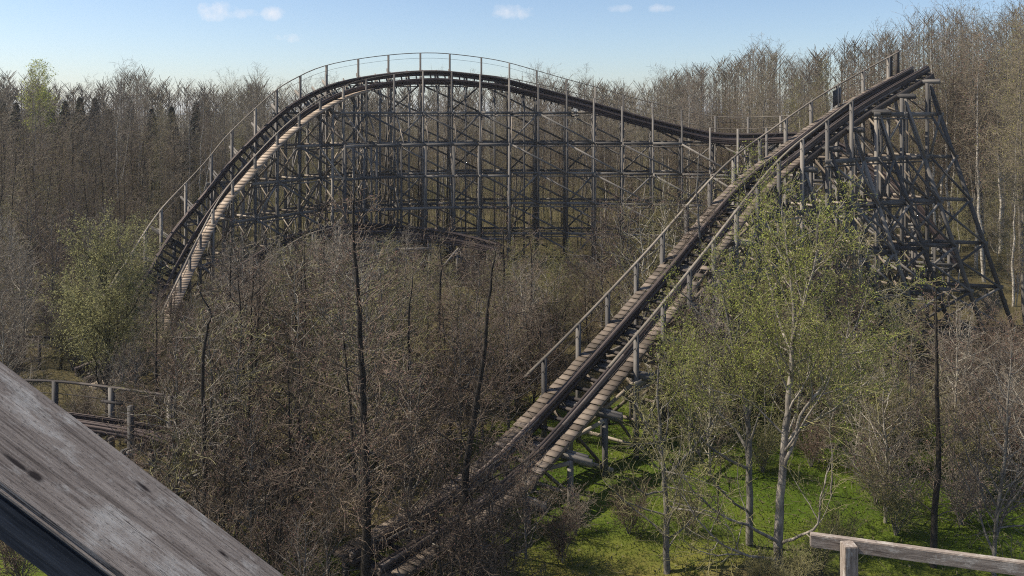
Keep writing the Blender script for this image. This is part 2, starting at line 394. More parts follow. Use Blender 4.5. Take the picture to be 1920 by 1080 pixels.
        for a in range(len(lv) - 1):
            if lv[a + 1] - lv[a] < 1.0: continue
            A0 = Vector((n.x, n.y, lv[a])); A1 = Vector((f_.x, f_.y, lv[a + 1])); B0 = Vector((f_.x, f_.y, lv[a])); B1 = Vector((n.x, n.y, lv[a + 1]))
            if d > brace_limit: continue
            mb.beam(A0 + off, A1 + off, 0.045, 0.17, tr.T[i].cross(A1 - A0))
            if d < thin_from: mb.beam(B0 - off, B1 - off, 0.045, 0.17, tr.T[i].cross(B1 - B0))
            e0 = (B0 - A0).normalized() * .3
            mb.beam(A0 - e0 + off * 1.5, B0 + e0 + off * 1.5, 0.05, 0.17)
        if mb.f: mb.build('cross_bracing', M['brace'], rootb)
        # raking legs
        if far_batter and zt > 4 and d < far_limit and d not in half:
            q = tr.q(i, -1.8, -rails_h - .5); H = q.z - g
            foot = Vector((q.x, q.y, g)) - tr.S[i] * (H * far_batter)
            mb = MB(); mb.beam(foot, q, 0.17, 0.17, tr.S[i])
            for z in LEVELS:
                if z < q.z - 1.5:
                    w_ = (q.z - z) * far_batter
                    mb.beam(Vector((q.x, q.y, z)) + off * 1.9, Vector((q.x, q.y, z)) - tr.S[i] * (w_ + .2) + off * 1.9, 0.05, 0.15)
                    z2 = min(z + 3.06, q.z - .3)
                    mb.beam(Vector((q.x, q.y, z2)) - off, Vector((q.x, q.y, z)) - tr.S[i] * w_ - off, 0.045, 0.15)
            mb.build('raking_leg', M['timber'], rootb)
        if batter and batter[0] <= d <= batter[1]:
            dirv = Vector(batter[3]).normalized(); q = tr.q(i, 1.5, -rails_h - .45); H = q.z - g
            foot = Vector((q.x, q.y, g)) + dirv * (H * batter[2])
            mb = MB(); mb.beam(foot, q, 0.22, 0.26, dirv)
            q2 = tr.q(i, -1.5, -rails_h - .45); mb.beam(Vector((q2.x, q2.y, g)) + dirv * (H * batter[2] * .55), q2, 0.2, 0.22, dirv)
            prev = q
            for z in reversed(LEVELS):
                if z < q.z - 1.2:
                    w_ = (q.z - z) * batter[2]
                    e_ = Vector((q.x, q.y, z)) + dirv * w_
                    mb.beam(Vector((q.x, q.y, z)) - dirv * .3 + Vector((0, .14, 0)), e_ + dirv * .35 + Vector((0, .14, 0)), 0.06, 0.26)
                    mb.beam(prev + Vector((0, -.14, 0)), Vector((q.x, q.y, z)) + Vector((0, -.14, 0)), 0.05, 0.16)
                    mb.beam(Vector((q.x, q.y, prev.z)) + Vector((0, -.2, 0)), e_ + Vector((0, -.2, 0)), 0.05, 0.16)
                    prev = e_
            mb.build('raking_leg', M['timber'], rootb)
        if buttress and buttress[0] <= d <= buttress[1] and zt > 8:
            q = tops[1][0]; lat = buttress[2]; topz = 12.75
            o = Vector((q.x, q.y, 0)) + tr.S[i] * lat
            mb = MB(); mb.beam((o.x, o.y, g), (o.x, o.y, topz), 0.19, 0.19, tr.S[i])
            o2 = Vector((q.x, q.y, 0)) + tr.S[i] * lat * .5; mb.beam((o2.x, o2.y, g), (o2.x, o2.y, topz - .2), 0.17, 0.17, tr.S[i])
            mb.build('buttress_post', M['timber'], rootb)
            mb = MB()
            mb.beam(Vector((q.x, q.y, min(15.4, q.z - .8))) + off * 1.7, o + UZ * topz + off * 1.7, 0.07, 0.24, tr.T[i].cross(Vector((0, 0, 1))))
            for z in LEVELS[:-2]:
                if z + 3.06 > topz + .3: break
                mb.beam(Vector((q.x, q.y, z)) + off * 1.5, o + UZ * (z + 3.06) + off * 1.5, 0.05, 0.17); mb.beam(Vector((q.x, q.y, z + 3.06)) - off * 1.5, o + UZ * z - off * 1.5, 0.05, 0.17)
                mb.beam(Vector((q.x, q.y, z)) + off * 2.4, o + UZ * z + off * 2.4, 0.05, 0.17)
            mb.build('buttress_bracing', M['brace'], rootb)
            bents.append((i, tops, rootb, o)); continue
        bents.append((i, tops, rootb, None))
    # level ledgers along both faces
    for z in LEVELS if base_ledger else LEVELS[1:]:
        for sgn in (1, -1):
            run = []
            for (i, tops, rb, o) in bents + [None] and [*bents, (None, None, None, None)]:
                ok = i is not None and tops[sgn][1] > z - .2
                if ok: run.append(Vector((tops[sgn][0].x, tops[sgn][0].y, z)) + tr.S[i] * (sgn * .13))
                else:
                    if len(run) > 1:
                        mb = MB()
                        run[0] = run[0] + (run[0] - run[1]).normalized() * .4; run[-1] = run[-1] + (run[-1] - run[-2]).normalized() * .4
                        for a in range(len(run) - 1):
                            mb.beam(run[a], run[a + 1] + (run[a + 1] - run[a]).normalized() * .04, 0.055, ledger_h); 
                            ofs = tr.S[0] * 0; mb.beam(run[a] - UZ * .31 , run[a + 1] - UZ * .31, 0.05, 0.11)
                        mb.build('ledger', M['timber'], root)
                    run = []
        run = [o + UZ * z for (i, t2, rb, o) in bents if o is not None]
        if len(run) > 1 and z < 12.8:
            mb = MB(); zt_ = 12.5 if abs(z - 12.59) < .2 else z
            for a in range(len(run) - 1): mb.beam(run[a], run[a + 1], 0.3, 0.24)
            mb.build('ledger', M['timber'], root)
    # long diagonal braces on the faces
    full = [bb for bb, d in zip(bents, D) if d not in half]; br = []
    for k in range(len(full) - 2):
        for sgn in (1, -1):
            i0, t0, rb, _ = full[k]; i2, t2, _, _ = full[k + 2]; i1, t1, _, _ = full[k + 1]
            z0, z2, z1 = t0[sgn][1], t2[sgn][1], t1[sgn][1]
            for a in range(len(LEVELS) - 1):
                o_ = tr.S[i0] * (sgn * .2)
                if (a + k + (sgn > 0)) % 2:
                    lo, hi = LEVELS[a], LEVELS[a] + 3.0
                    if hi < z0 + .4 and lo < z2:
                        br.append((Vector((t0[sgn][0].x, t0[sgn][0].y, hi)) + o_, Vector((t2[sgn][0].x, t2[sgn][0].y, lo)) + o_, .18))
                elif LEVELS[a] + 3 < z1 + .4 and LEVELS[a] < z0 and k % 2:
                    br.append((Vector((t0[sgn][0].x, t0[sgn][0].y, LEVELS[a])) + o_ * .6, Vector((t1[sgn][0].x, t1[sgn][0].y, LEVELS[a] + 3.0)) + o_ * .6, .17))
    br.sort(key=lambda q: q[0].y); rest = MB()
    for k, (p0, p1, h_) in enumerate(br):
        mb = MB() if k < 96 else rest
        mb.beam(p0, p1, 0.05, h_)
        if k < 96: mb.build('diagonal_brace', M['timber'], root)
    if rest.f: tag(rest.build('diagonal_bracing', M['timber'], root), kind='stuff')
    return bents

# hump: rises out of the trees on the left, over the banked crest, dips to the valley and dives under the lift tower
hump_c = [(150, 700, 47, 8), (215, 665, 49, 14), (278, 556, 57, 26), (345, 437, 65, 32), (438, 317, 69.5, 34), (522, 232, 73.5, 36), (580, 190, 76.5, 36), (647, 161, 79.5, 35),
          (735, 145, 81.5, 34), (813, 140, 82.5, 33), (880, 145, 83, 32), (955, 156, 83, 28), (1070, 185, 83, 20), (1195, 220, 82, 18),
          (1300, 246, 81, 17), (1357, 255, 80, 17), (1430, 255, 78, 17), (1490, 254, 76, 16), (1560, 268, 73.5, 12), (1640, 318, 70.5, 6),
          (1725, 390, 67.5, 2), (1810, 500, 66, 0)]
A = Track(hump_c, +1)
if (A.S[A.n // 2]).y > 0: A = Track(hump_c, -1)
rA = empty('coaster_track', (A.p[A.n // 2].x, A.p[A.n // 2].y, 0), 'long dark wooden coaster hump on tall trestle, banked crest against the sky', 'roller coaster', 'wooden coaster tracks')
dl = [k * A.ds for k in range(A.n)]
def d_at_px(tr, px):
    best = min(range(tr.n), key=lambda k: abs(CX + tr.p[k].x / tr.p[k].y * F - px)); return best * tr.ds
build_track(A, rA, 0, A.len, decks=((1, 1.0, 2.15, 0, d_at_px(A, 690)),),
            hand=((1, 0, d_at_px(A, 1500)), (-1, 0, d_at_px(A, 1500))), far_batter=0.17, far_limit=d_at_px(A, 1440), brace_limit=d_at_px(A, 1500), lat_h=1.9, hand_up=1.32, cap=(-2.75, 2.1), deck_mat='deck_pale',
            buttress=(d_at_px(A, 560), d_at_px(A, 960), 3.6))

# lift hill: climbs from the lower middle to the cut-off tower top on the right
lift_c = [(685, 1046, 25.5, 0), (820, 965, 28.3, 0), (951, 868, 31.4, 0), (1106, 703, 36.6, 0), (1252, 532, 42.5, 0), (1400, 352, 49.3, 0), (1500, 268, 53, 0), (1600, 196, 56.2, 0), (1728, 122, 59.8, 0)]
B = Track(lift_c, +1)
if (B.S[B.n // 2]).y > 0: B = Track(lift_c, -1)
rB = empty('coaster_track', (B.p[B.n // 2].x, B.p[B.n // 2].y, 0), 'wooden lift hill with plank walkways climbing to the cut off tower top', 'roller coaster', 'wooden coaster tracks')
dT = d_at_px(B, 1480)
build_track(B, rB, 0, B.len, decks=((-1, .86, 1.5, 0, 1e9), (1, .86, 1.4, 0, d_at_px(B, 1480))), rails_h=0.45, cap=(-1.7, 2.4), lat_h=1.58, hand_up=1.25, bent_step=3.0,
            hand=((-1, d_at_px(B, 1040), 1e9), (1, d_at_px(B, 1085), d_at_px(B, 1570))), batter=(dT - 1, 1e9, 0.31, (0.96, -0.28, 0)), gauge=0.62, rail_w=0.24, ledger_h=.32, base_ledger=False, track_mat='lift_rail', thin_from=dT)
for sgn in (-1, 1):
    mb = MB(); p, x, y = B.path(sgn * .95, -.78, d_at_px(B, 1470), B.len + 1); mb.sweep(p, x, y, .2, .42); mb.build('stringer', M['tie'], rB)
# boarded panel and end posts at the tower top
iP = B.i(d_at_px(B, 1604)); mb = MB()
for k in range(6): q = B.q(iP, -1.5, 0) + B.T[iP] * (k * .16 - .4); mb.beam(q - UZ * .1, q + UZ * 1.05, .14, .03, B.S[iP])
mb.build('board_panel', M['timber'], rB)
for dd in (0.25, 1.1):
    q = B.q(B.i(B.len - dd), -1.85, 0); mb = MB(); mb.beam(q - UZ * 1.2, q + UZ * 1.35, .26, .2, B.S[-1]); mb.build('end_post', M['tie'], rB)

# low dark track passing under the hump
low_c = [(425, 528, 60, 4), (480, 492, 64, 10), (545, 452, 68, 14), (620, 432, 71, 16), (700, 426, 73, 16), (790, 433, 74, 14), (860, 444, 74, 10), (935, 462, 73, 4)]
C_ = Track(low_c, +1)
if (C_.S[C_.n // 2]).y > 0: C_ = Track(low_c, -1)
rC = empty('coaster_track', (C_.p[C_.n // 2].x, C_.p[C_.n // 2].y, 0), 'low dark reddish coaster track curving under the hump trestle', 'roller coaster', 'wooden coaster tracks')
build_track(C_, rC, 0, C_.len, hand=((1, 0, d_at_px(C_, 640)),), hand_up=1.0, cap=(-1.6, 1.6))

# small track in the lower left beyond the weathered beam
sm_c = [(-60, 768, 36, -9), (60, 772, 35, -10), (150, 782, 34.3, -11), (230, 794, 33.8, -11), (290, 805, 33.4, -10), (380, 836, 33, -8), (470, 868, 32.5, -6), (560, 900, 32, -4)]
E_ = Track(sm_c, +1)
if (E_.S[E_.n // 2]).y > 0: E_ = Track(sm_c, -1)
rE = empty('coaster_track', (E_.p[E_.n // 2].x, E_.p[E_.n // 2].y, 0), 'small low coaster track with grey railing beyond the weathered beam', 'roller coaster', 'wooden coaster tracks')
dE = d_at_px(E_, 292)
build_track(E_, rE, 0, E_.len, hand=((1, d_at_px(E_, 232), dE), (-1, 0, dE)), hand_up=1.15, cap=(-1.5, 1.7), lat_h=1.25, gauge=0.5, rails_h=0.38, rail_w=.17, rail_mat='tie')

# distant railing at the left edge
r0 = P(-70, 626, 50); r1 = P(118, 634, 49)
rr = empty('railing', (r0.x, r0.y, 0), 'distant dark wooden railing low among trees beside the left edge', 'railing')
mb = MB(); mb.beam(r0, r1, .1, .12); hr = mb.build('top_rail', M['tie'], rr)
for u in (0.1, .32, .54, .76, .97):
    q = r0.lerp(r1, u); mb = MB(); mb.beam((q.x, q.y + .1, -.3), (q.x, q.y + .1, q.z), .14, .14, Vector((1, 0, 0))); mb.build('post', M['tie'], rr)

# ------------------------------------------------------------------ close timber beam (lower left) and near railing (lower right)
def close_wood():
    m, t, b = new_mat('close_weathered_timber'); tc = N(t, 'ShaderNodeTexCoord'); o = tc.outputs['Object']
    fine = noise(t, mapping(t, o, (4.5, 130, 130)), 2.2, 8, 0.72)
    med = noise(t, mapping(t, o, (2.5, 30, 30)), 1.6, 8, 0.7)
    bl = noise(t, mapping(t, o, (7, 16, 16)), 1.0, 6, 0.7)
    sp = noise(t, mapping(t, o, (60, 110, 110)), 1.0, 3, 0.6)
    f = mth(t, 'ADD', mth(t, 'MULTIPLY', fine, .5), mth(t, 'MULTIPLY', med, .5))
    base = ramp(t, f, ((0.38, (0.09, 0.07, 0.057)), (0.47, (0.24, 0.195, 0.162)), (0.57, (0.38, 0.32, 0.27))))
    pale = ramp(t, mth(t, 'ADD', mth(t, 'MULTIPLY', bl, .75), mth(t, 'MULTIPLY', sp, .25)), ((0.515, (0, 0, 0)), (0.62, (1, 1, 1))))
    mxp = N(t, 'ShaderNodeMix', data_type='RGBA'); wire(t, mth(t, 'MULTIPLY', pale, mth(t, 'ADD', mth(t, 'MULTIPLY', fine, 1.1), 0.05)), mxp.inputs['Factor'])
    wire(t, base, mxp.inputs[6]); mxp.inputs[7].default_value = (0.60, 0.56, 0.50, 1)
    cr = noise(t, mapping(t, o, (1.3, 75, 75)), 1.7, 3, 0.5)           # fine drying cracks along the grain
    crm = ramp(t, cr, ((0.485, (0, 0, 0)), (0.5, (1, 1, 1)), (0.515, (0, 0, 0))))
    mxc = N(t, 'ShaderNodeMix', data_type='RGBA'); wire(t, mth(t, 'MULTIPLY', crm, mth(t, 'MULTIPLY', mth(t, 'SUBTRACT', med, .38), 4.5, clamp=True)), mxc.inputs['Factor'])
    wire(t, mxp.outputs[2], mxc.inputs[6]); mxc.inputs[7].default_value = (0.035, 0.027, 0.023, 1)
    pit = ramp(t, noise(t, mapping(t, o, (160, 420, 420)), 1.0, 2, .5), ((0.60, (0, 0, 0)), (0.68, (1, 1, 1))))
    mxq = N(t, 'ShaderNodeMix', data_type='RGBA'); wire(t, mth(t, 'MULTIPLY', pit, .55), mxq.inputs['Factor']); wire(t, mxc.outputs[2], mxq.inputs[6]); mxq.inputs[7].default_value = (0.05, 0.04, 0.033, 1)
    col = mxq.outputs[2]
    sx = N(t, 'ShaderNodeSeparateXYZ'); wire(t, o, sx.inputs[0])
    for (kx, ky, rx, ry) in KNOTS:                 # knots with a dark heart
        dx = mth(t, 'MULTIPLY', mth(t, 'SUBTRACT', sx.outputs[0], kx), 1 / rx); dy = mth(t, 'MULTIPLY', mth(t, 'SUBTRACT', sx.outputs[1], ky), 1 / ry)
        r2 = mth(t, 'ADD', mth(t, 'ADD', mth(t, 'MULTIPLY', dx, dx), mth(t, 'MULTIPLY', dy, dy)), mth(t, 'MULTIPLY', mth(t, 'SUBTRACT', sp, .5), 1.2))
        k = mth(t, 'SUBTRACT', 1.0, mth(t, 'SMOOTH_MIN', r2, 1.0, 0.5), clamp=True)
        mk = N(t, 'ShaderNodeMix', data_type='RGBA'); wire(t, mth(t, 'MULTIPLY', k, 1.25, clamp=True), mk.inputs['Factor']); wire(t, col, mk.inputs[6]); mk.inputs[7].default_value = (0.03, 0.022, 0.02, 1)
        col = mk.outputs[2]
    wire(t, col, b.inputs['Base Color']); b.inputs['Roughness'].default_value = 0.85; b.inputs['Specular IOR Level'].default_value = 0.2
    bp = N(t, 'ShaderNodeBump'); bp.inputs['Strength'].default_value = 0.75; bp.inputs['Distance'].default_value = 0.004
    wire(t, f, bp.inputs['Height']); wire(t, bp.outputs[0], b.inputs['Normal'])
    return m
def plank(name, L, wd, ht, mat, parent=None, bev=0.004):
    import bmesh
    bm = bmesh.new(); bmesh.ops.create_cube(bm, size=1.0)
    for v in bm.verts: v.co = Vector((v.co.x * L, v.co.y * wd, v.co.z * ht))
    bmesh.ops.bevel(bm, geom=list(bm.edges), offset=bev, segments=2, affect='EDGES')
    me = bpy.data.meshes.new(name); bm.to_mesh(me); bm.free(); me.materials.append(mat)
    return link(name, me, parent)
KNOTS = ((-0.115, -0.028, 0.012, 0.0075), (0.03, -0.002, 0.013, 0.007), (0.22, 0.03, 0.009, 0.005))
DF, DN = 0.90, 0.75                                # depths of its far and near edges
ax0 = P(0, 672, DF); ax1 = P(540, 1080, DF); axd = (ax1 - ax0).normalized()
mid = (ax0 + ax1) / 2; ht = 0.009
nrm = Vector((0, 1, 0)).cross(axd); nrm = nrm if nrm.z > 0 else -nrm
beam_root = empty('handrail_beam', (mid.x, (DF + DN) / 2, 0), 'thick weathered grey timber beam sloping across the lower left corner', 'handrail')
import mathutils
Lb = 3.0
def to_local(px, py):                                # where a sight line meets the plank's top
    d = P(px, py, 1.0) - Vector((0, 0, CAMZ)); o = Vector((0, 0, CAMZ)); k = (ax0 - o).dot(nrm) / d.dot(nrm); q = o + d * k
    c = Vector((mid.x, (DF + DN) / 2, mid.z)); return ((q - c).dot(axd), q.y - c.y)
KNOTS = tuple((*to_local(px, py), rx, ry) for px, py, rx, ry in ((66, 893, .011, .0065), (268, 912, .012, .004), (30, 868, .02, .004), (420, 1040, .01, .003)))
pb = plank('plank', Lb, DF - DN, ht, close_wood(), beam_root)
cen = Vector((mid.x, (DF + DN) / 2, mid.z)) - nrm * ht / 2 - beam_root.location
rot = mathutils.Matrix((axd, Vector((0, 1, 0)), nrm)).transposed().to_euler()
pb.location = cen; pb.rotation_euler = rot
m, t, b = new_mat('shade_painted_side_timber'); tc = N(t, 'ShaderNodeTexCoord')  # separate dark board: the side face's shade is painted into its bluish colour
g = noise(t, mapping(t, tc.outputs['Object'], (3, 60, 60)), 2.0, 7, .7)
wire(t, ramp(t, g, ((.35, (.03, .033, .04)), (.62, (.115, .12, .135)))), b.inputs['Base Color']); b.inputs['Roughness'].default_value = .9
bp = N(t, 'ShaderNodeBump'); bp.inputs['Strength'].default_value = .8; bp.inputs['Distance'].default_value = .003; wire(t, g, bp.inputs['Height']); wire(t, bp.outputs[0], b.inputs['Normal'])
sb = plank('shade_toned_side_board', Lb - .02, DF - DN - .006, .036, m, beam_root, .003); sb.rotation_euler = rot; sb.location = cen - nrm * (ht / 2 + .0182)
for u in (-1.35, 1.3):                             # its posts, outside the picture
    q = Vector((mid.x, (DF + DN) / 2 + .0, mid.z)) + axd * u - nrm * (ht + .037)
    mb = MB(); mb.beam((q.x, q.y, -.3), (q.x, q.y, q.z - .002 ), .1, .1, Vector((1, 0, 0))); mb.build('post', M['timber'], beam_root)

n0 = P(1519, 1011, 6.2); n1 = P(2030, 1081, 5.75)
nr = empty('near_railing', (n0.x, n0.y, 0), 'grey timber railing with square post in the lower right corner', 'railing')
KNOTS = ((-0.95, 0.0, 0.014, 0.008), (-0.45, 0.0, 0.01, 0.006))
cw = close_wood()
def set_plank(name, a, b_, wd, ht, mat, parent, up=UZ):
    d = (b_ - a).normalized(); y = up.cross(d).normalized(); z = d.cross(y)
    o = plank(name, (b_ - a).length, wd, ht, mat, parent, .005)
    o.rotation_euler = mathutils.Matrix((d, y, z)).transposed().to_euler(); o.location = (a + b_) / 2 - parent.location
    return o
set_plank('top_rail', n0, n1, 0.055, 0.098, cw, nr)
for u in (0.135, .93):
    q = n0.lerp(n1, u) + Vector((0, -.082, 0)); set_plank('post', Vector((q.x, q.y, -.3)), Vector((q.x, q.y, q.z + .045)), .1, .1, cw, nr, Vector((1, 0, 0)))

# ------------------------------------------------------------------ trees
def rot_about(v, k, a):
    c, s = cos(a), sin(a); d = (k[0] * v[0] + k[1] * v[1] + k[2] * v[2]) * (1 - c)
    return (v[0] * c + (k[1] * v[2] - k[2] * v[1]) * s + k[0] * d, v[1] * c + (k[2] * v[0] - k[0] * v[2]) * s + k[1] * d, v[2] * c + (k[0] * v[1] - k[1] * v[0]) * s + k[2] * d)
def nrmz(v):
    l = sqrt(v[0] * v[0] + v[1] * v[1] + v[2] * v[2]) or 1e-9; return (v[0] / l, v[1] / l, v[2] / l)
class Grow:
    def __init__(s, sp, seed): s.sp = sp; s.r = random.Random(seed); s.seg = ([], []); s.leaf = []
    def limb(s, pts, r0, r1, lvl):
        n = len(pts) - 1; tgt = s.seg[0 if lvl <= s.sp.get('wood', 0) else 1]
        for k in range(n):
            a, b = pts[k], pts[k + 1]; ra = r0 + (r1 - r0) * k / n; rb = r0 + (r1 - r0) * (k + 1) / n
            tgt.append((*a, *b, ra, rb))
        sp = s.sp; r = s.r
        if lvl >= sp['leaf_from'] and pts[0][2] > sp.get('leaf_zmin', -9) + r.gauss(0, .5):
            for k in range(n):
                for _ in range(sp['leaf_n']):
                    if r.random() < sp['leaf_p']:
                        u = r.random(); a, b = pts[k], pts[k + 1]; j = sp['leaf_j']
                        s.leaf.append((a[0] + (b[0] - a[0]) * u + r.gauss(0, j), a[1] + (b[1] - a[1]) * u + r.gauss(0, j), a[2] + (b[2] - a[2]) * u + r.gauss(0, j)))
        if lvl >= sp['max']: return
        c = sp['lv'][lvl]; seglen = []
        for k in range(n):
            a, b = pts[k], pts[k + 1]; seglen.append(sqrt((a[0] - b[0]) ** 2 + (a[1] - b[1]) ** 2 + (a[2] - b[2]) ** 2))
        L = sum(seglen); m = max(1, int(L * (1 - c['t0']) * c['dens'] + r.random())); m = min(m, c.get('cap', 999)); az = r.random() * 6.28
        for q in range(m):
            t = c['t0'] + (1 - c['t0']) * (q + r.random()) / m; d = t * L; k = 0
            while k < n - 1 and d > seglen[k]: d -= seglen[k]; k += 1
            u = min(1, d / seglen[k]); a, b = pts[k], pts[k + 1]
            p = (a[0] + (b[0] - a[0]) * u, a[1] + (b[1] - a[1]) * u, a[2] + (b[2] - a[2]) * u)
            pd = nrmz((b[0] - a[0], b[1] - a[1], b[2] - a[2]))
            perp = nrmz((pd[1], -pd[0], 0.02)) if abs(pd[2]) < .98 else (1, 0, 0)
            az += 2.4 + r.gauss(0, .5); perp = rot_about(perp, pd, az)
            ang = R(r.gauss(c['ang'], c.get('angv', 9)))
            dr = (pd[0] * cos(ang) + perp[0] * sin(ang), pd[1] * cos(ang) + perp[1] * sin(ang), pd[2] * cos(ang) + perp[2] * sin(ang))
            ln = (c['len'](t, L)) * r.uniform(.65, 1.3)
            pr = r0 + (r1 - r0) * t; cr = max(min(pr * .7, ln * c['thick']), s.sp['rmin'] * 1.15)
            ns = c['n']; st = ln / ns; cp = [p]; jj = c['jit']; tp = c['trop']
            for _ in range(ns):
                dr = nrmz((dr[0] + r.gauss(0, jj), dr[1] + r.gauss(0, jj), dr[2] + r.gauss(0, jj) + tp))
                p = (p[0] + dr[0] * st, p[1] + dr[1] * st, p[2] + dr[2] * st); cp.append(p)
            s.limb(cp, cr, s.sp['rmin'], lvl + 1)
def tubes(seg, k):
    a = np.array(seg, np.float64); p0, p1, r0, r1 = a[:, :3], a[:, 3:6], a[:, 6], a[:, 7]
    d = p1 - p0; d /= np.linalg.norm(d, axis=1, keepdims=True) + 1e-9
    ref = np.where(np.abs(d[:, 2:3]) < .9, [[0, 0, 1.0]], [[1.0, 0, 0]])
    x = np.cross(d, ref); x /= np.linalg.norm(x, axis=1, keepdims=True); y = np.cross(d, x)
    th = np.arange(k) * 2 * pi / k
    ring = x[:, None, :] * np.cos(th)[None, :, None] + y[:, None, :] * np.sin(th)[None, :, None]
    V = np.stack([p0[:, None] + ring * r0[:, None, None], p1[:, None] + ring * r1[:, None, None]], 1)   # N,2,k,3
    b = (np.arange(len(a)) * 2 * k)[:, None]; j = np.arange(k)[None]; j2 = (j + 1) % k
    return V.reshape(-1, 3), np.stack([b + j, b + j2, b + k + j2, b + k + j], -1).reshape(-1, 4)
def leaves(pts, size, rs, elong=1.0):
    p = np.array(pts); n = len(p)
    u = rs.normal(size=(n, 3)); u /= np.linalg.norm(u, axis=1, keepdims=True); v = np.cross(u, rs.normal(size=(n, 3))); v /= np.linalg.norm(v, axis=1, keepdims=True)
    sz = (size * rs.uniform(.6, 1.35, n))[:, None]; u *= sz * elong; v *= sz
    V = np.stack([p - u, p + v * .6, p + u, p - v * .6], 1).reshape(-1, 3)
    return V, (np.arange(n) * 4)[:, None] + np.arange(4)[None]
def tree_meshes(name, stems, sp, seed, mats):
    """stems: list of (points, r0, r1). returns trunk mesh, crown mesh"""
    g = Grow(sp, seed)
    for pts, r0, r1 in stems: g.limb([tuple(p) for p in pts], r0, r1, 0)
    V, Fc = tubes(g.seg[0], 7); tm = np_mesh(name + '_trunk', V, [Fc], [M[mats[0]]], smooth=True)
    V, Fc = tubes(g.seg[1], 3); mi = np.zeros(len(Fc), np.int32); fl = Fc
    if g.leaf:
        rs = np.random.RandomState(seed); V2, F2 = leaves(g.leaf, sp['leaf_s'], rs, sp.get('elong', 1.0))
        fl = np.concatenate([Fc, F2 + len(V)]); V = np.concatenate([V, V2]); mi = np.concatenate([mi, np.ones(len(F2), np.int32)])
    cm = np_mesh(name + '_crown', V, [fl], [M[mats[1]], M[mats[2]]], mat_idx=mi)
    return tm, cm
def place(name, meshes, loc, label, cat, group=None, rz=0.0, sc=1.0):
    o = empty(name, loc, label, cat, group); o.rotation_euler = (0, 0, rz); o.scale = (sc, sc, sc)
    link('trunk', meshes[0], o); link('crown', meshes[1], o)
    return o
def leader(h, r, wob=.02, lean=(0, 0), n=14):
    pts = []; x = y = 0
    for k in range(n + 1):
        pts.append((x + lean[0] * k / n, y + lean[1] * k / n, h * k / n)); x += r.gauss(0, wob * h / n * 4); y += r.gauss(0, wob * h / n * 4)
    return pts
def spec(kind, h):
    if kind == 'alder': return dict(wood=0, max=3, rmin=.0075, leaf_from=2, leaf_n=1, leaf_p=.3, leaf_j=.02, leaf_s=.022, elong=1.6, lv=[
        dict(t0=.16, dens=4.2, ang=66, angv=12, len=lambda t, L: L * .30 * (1 - t) ** .75 + .35, thick=.0085, n=7, jit=.13, trop=.05),
        dict(t0=.12, dens=4.2, ang=52, angv=16, len=lambda t, L: .36 * L * (1 - .55 * t) + .15, thick=.008, n=4, jit=.2, trop=.05),
        dict(t0=.1, dens=5.5, ang=48, angv=18, len=lambda t, L: .34 * L + .1, thick=.01, n=2, jit=.25, trop=.03)])
    if kind == 'young': return dict(wood=1, max=3, rmin=.007, leaf_from=2, leaf_n=1, leaf_p=.3, leaf_j=.03, leaf_s=.024, elong=1.5, lv=[
        dict(t0=.08, dens=4.4, ang=58, angv=16, len=lambda t, L: L * .36 * (1 - t) ** .7 + .4, thick=.0135, n=6, jit=.16, trop=.09),
        dict(t0=.15, dens=4.5, ang=48, angv=16, len=lambda t, L: .38 * L * (1 - .5 * t) + .2, thick=.008, n=4, jit=.22, trop=.06),
        dict(t0=.1, dens=3.8, ang=48, angv=20, len=lambda t, L: .36 * L + .12, thick=.01, n=2, jit=.28, trop=.02)])
    if kind == 'birch': return dict(wood=0, max=3, rmin=.0082, leaf_from=2, leaf_n=1, leaf_p=.55, leaf_j=.10, leaf_s=.034, elong=1.5, lv=[
        dict(t0=.36, dens=3.2, ang=42, angv=14, len=lambda t, L: L * .21 * (1 - t) ** .55 + .3, thick=.005, n=6, jit=.13, trop=.07),
        dict(t0=.12, dens=2.6, ang=44, angv=18, len=lambda t, L: .42 * L * (1 - .5 * t) + .3, thick=.006, n=4, jit=.2, trop=.02),
        dict(t0=.1, dens=4.6, ang=46, angv=22, len=lambda t, L: .4 * L + .2, thick=.008, n=3, jit=.26, trop=-.03)])
    if kind == 'willow': return dict(wood=1, max=3, rmin=.0075, leaf_from=2, leaf_n=4, leaf_p=.62, leaf_j=.09, leaf_s=.023, elong=1.7, lv=[
        dict(t0=.3, dens=2.3, ang=42, angv=14, len=lambda t, L: L * .34 * (1 - .6 * t) + .5, thick=.011, n=7, jit=.13, trop=.09),
        dict(t0=.2, dens=3.6, ang=40, angv=14, len=lambda t, L: .42 * L * (1 - .4 * t) + .25, thick=.008, n=4, jit=.16, trop=.08),
        dict(t0=.1, dens=6.0, ang=36, angv=14, len=lambda t, L: .4 * L + .15, thick=.01, n=3, jit=.18, trop=.03)])
    if kind == 'shrub': return dict(wood=0, max=2, rmin=.008, leaf_from=1, leaf_n=1, leaf_p=.35, leaf_j=.04, leaf_s=.03, elong=1.4, lv=[
        dict(t0=.15, dens=5.5, ang=38, angv=14, len=lambda t, L: L * .34 * (1 - .5 * t) + .25, thick=.009, n=5, jit=.18, trop=.05),
        dict(t0=.1, dens=6.5, ang=42, angv=16, len=lambda t, L: .4 * L + .15, thick=.01, n=3, jit=.22, trop=.04)])

def gpoint(px, D): 
    x = (px - CX) / F * D; return (x, D, float(gz(np.array(x), np.array(D))) - .12)
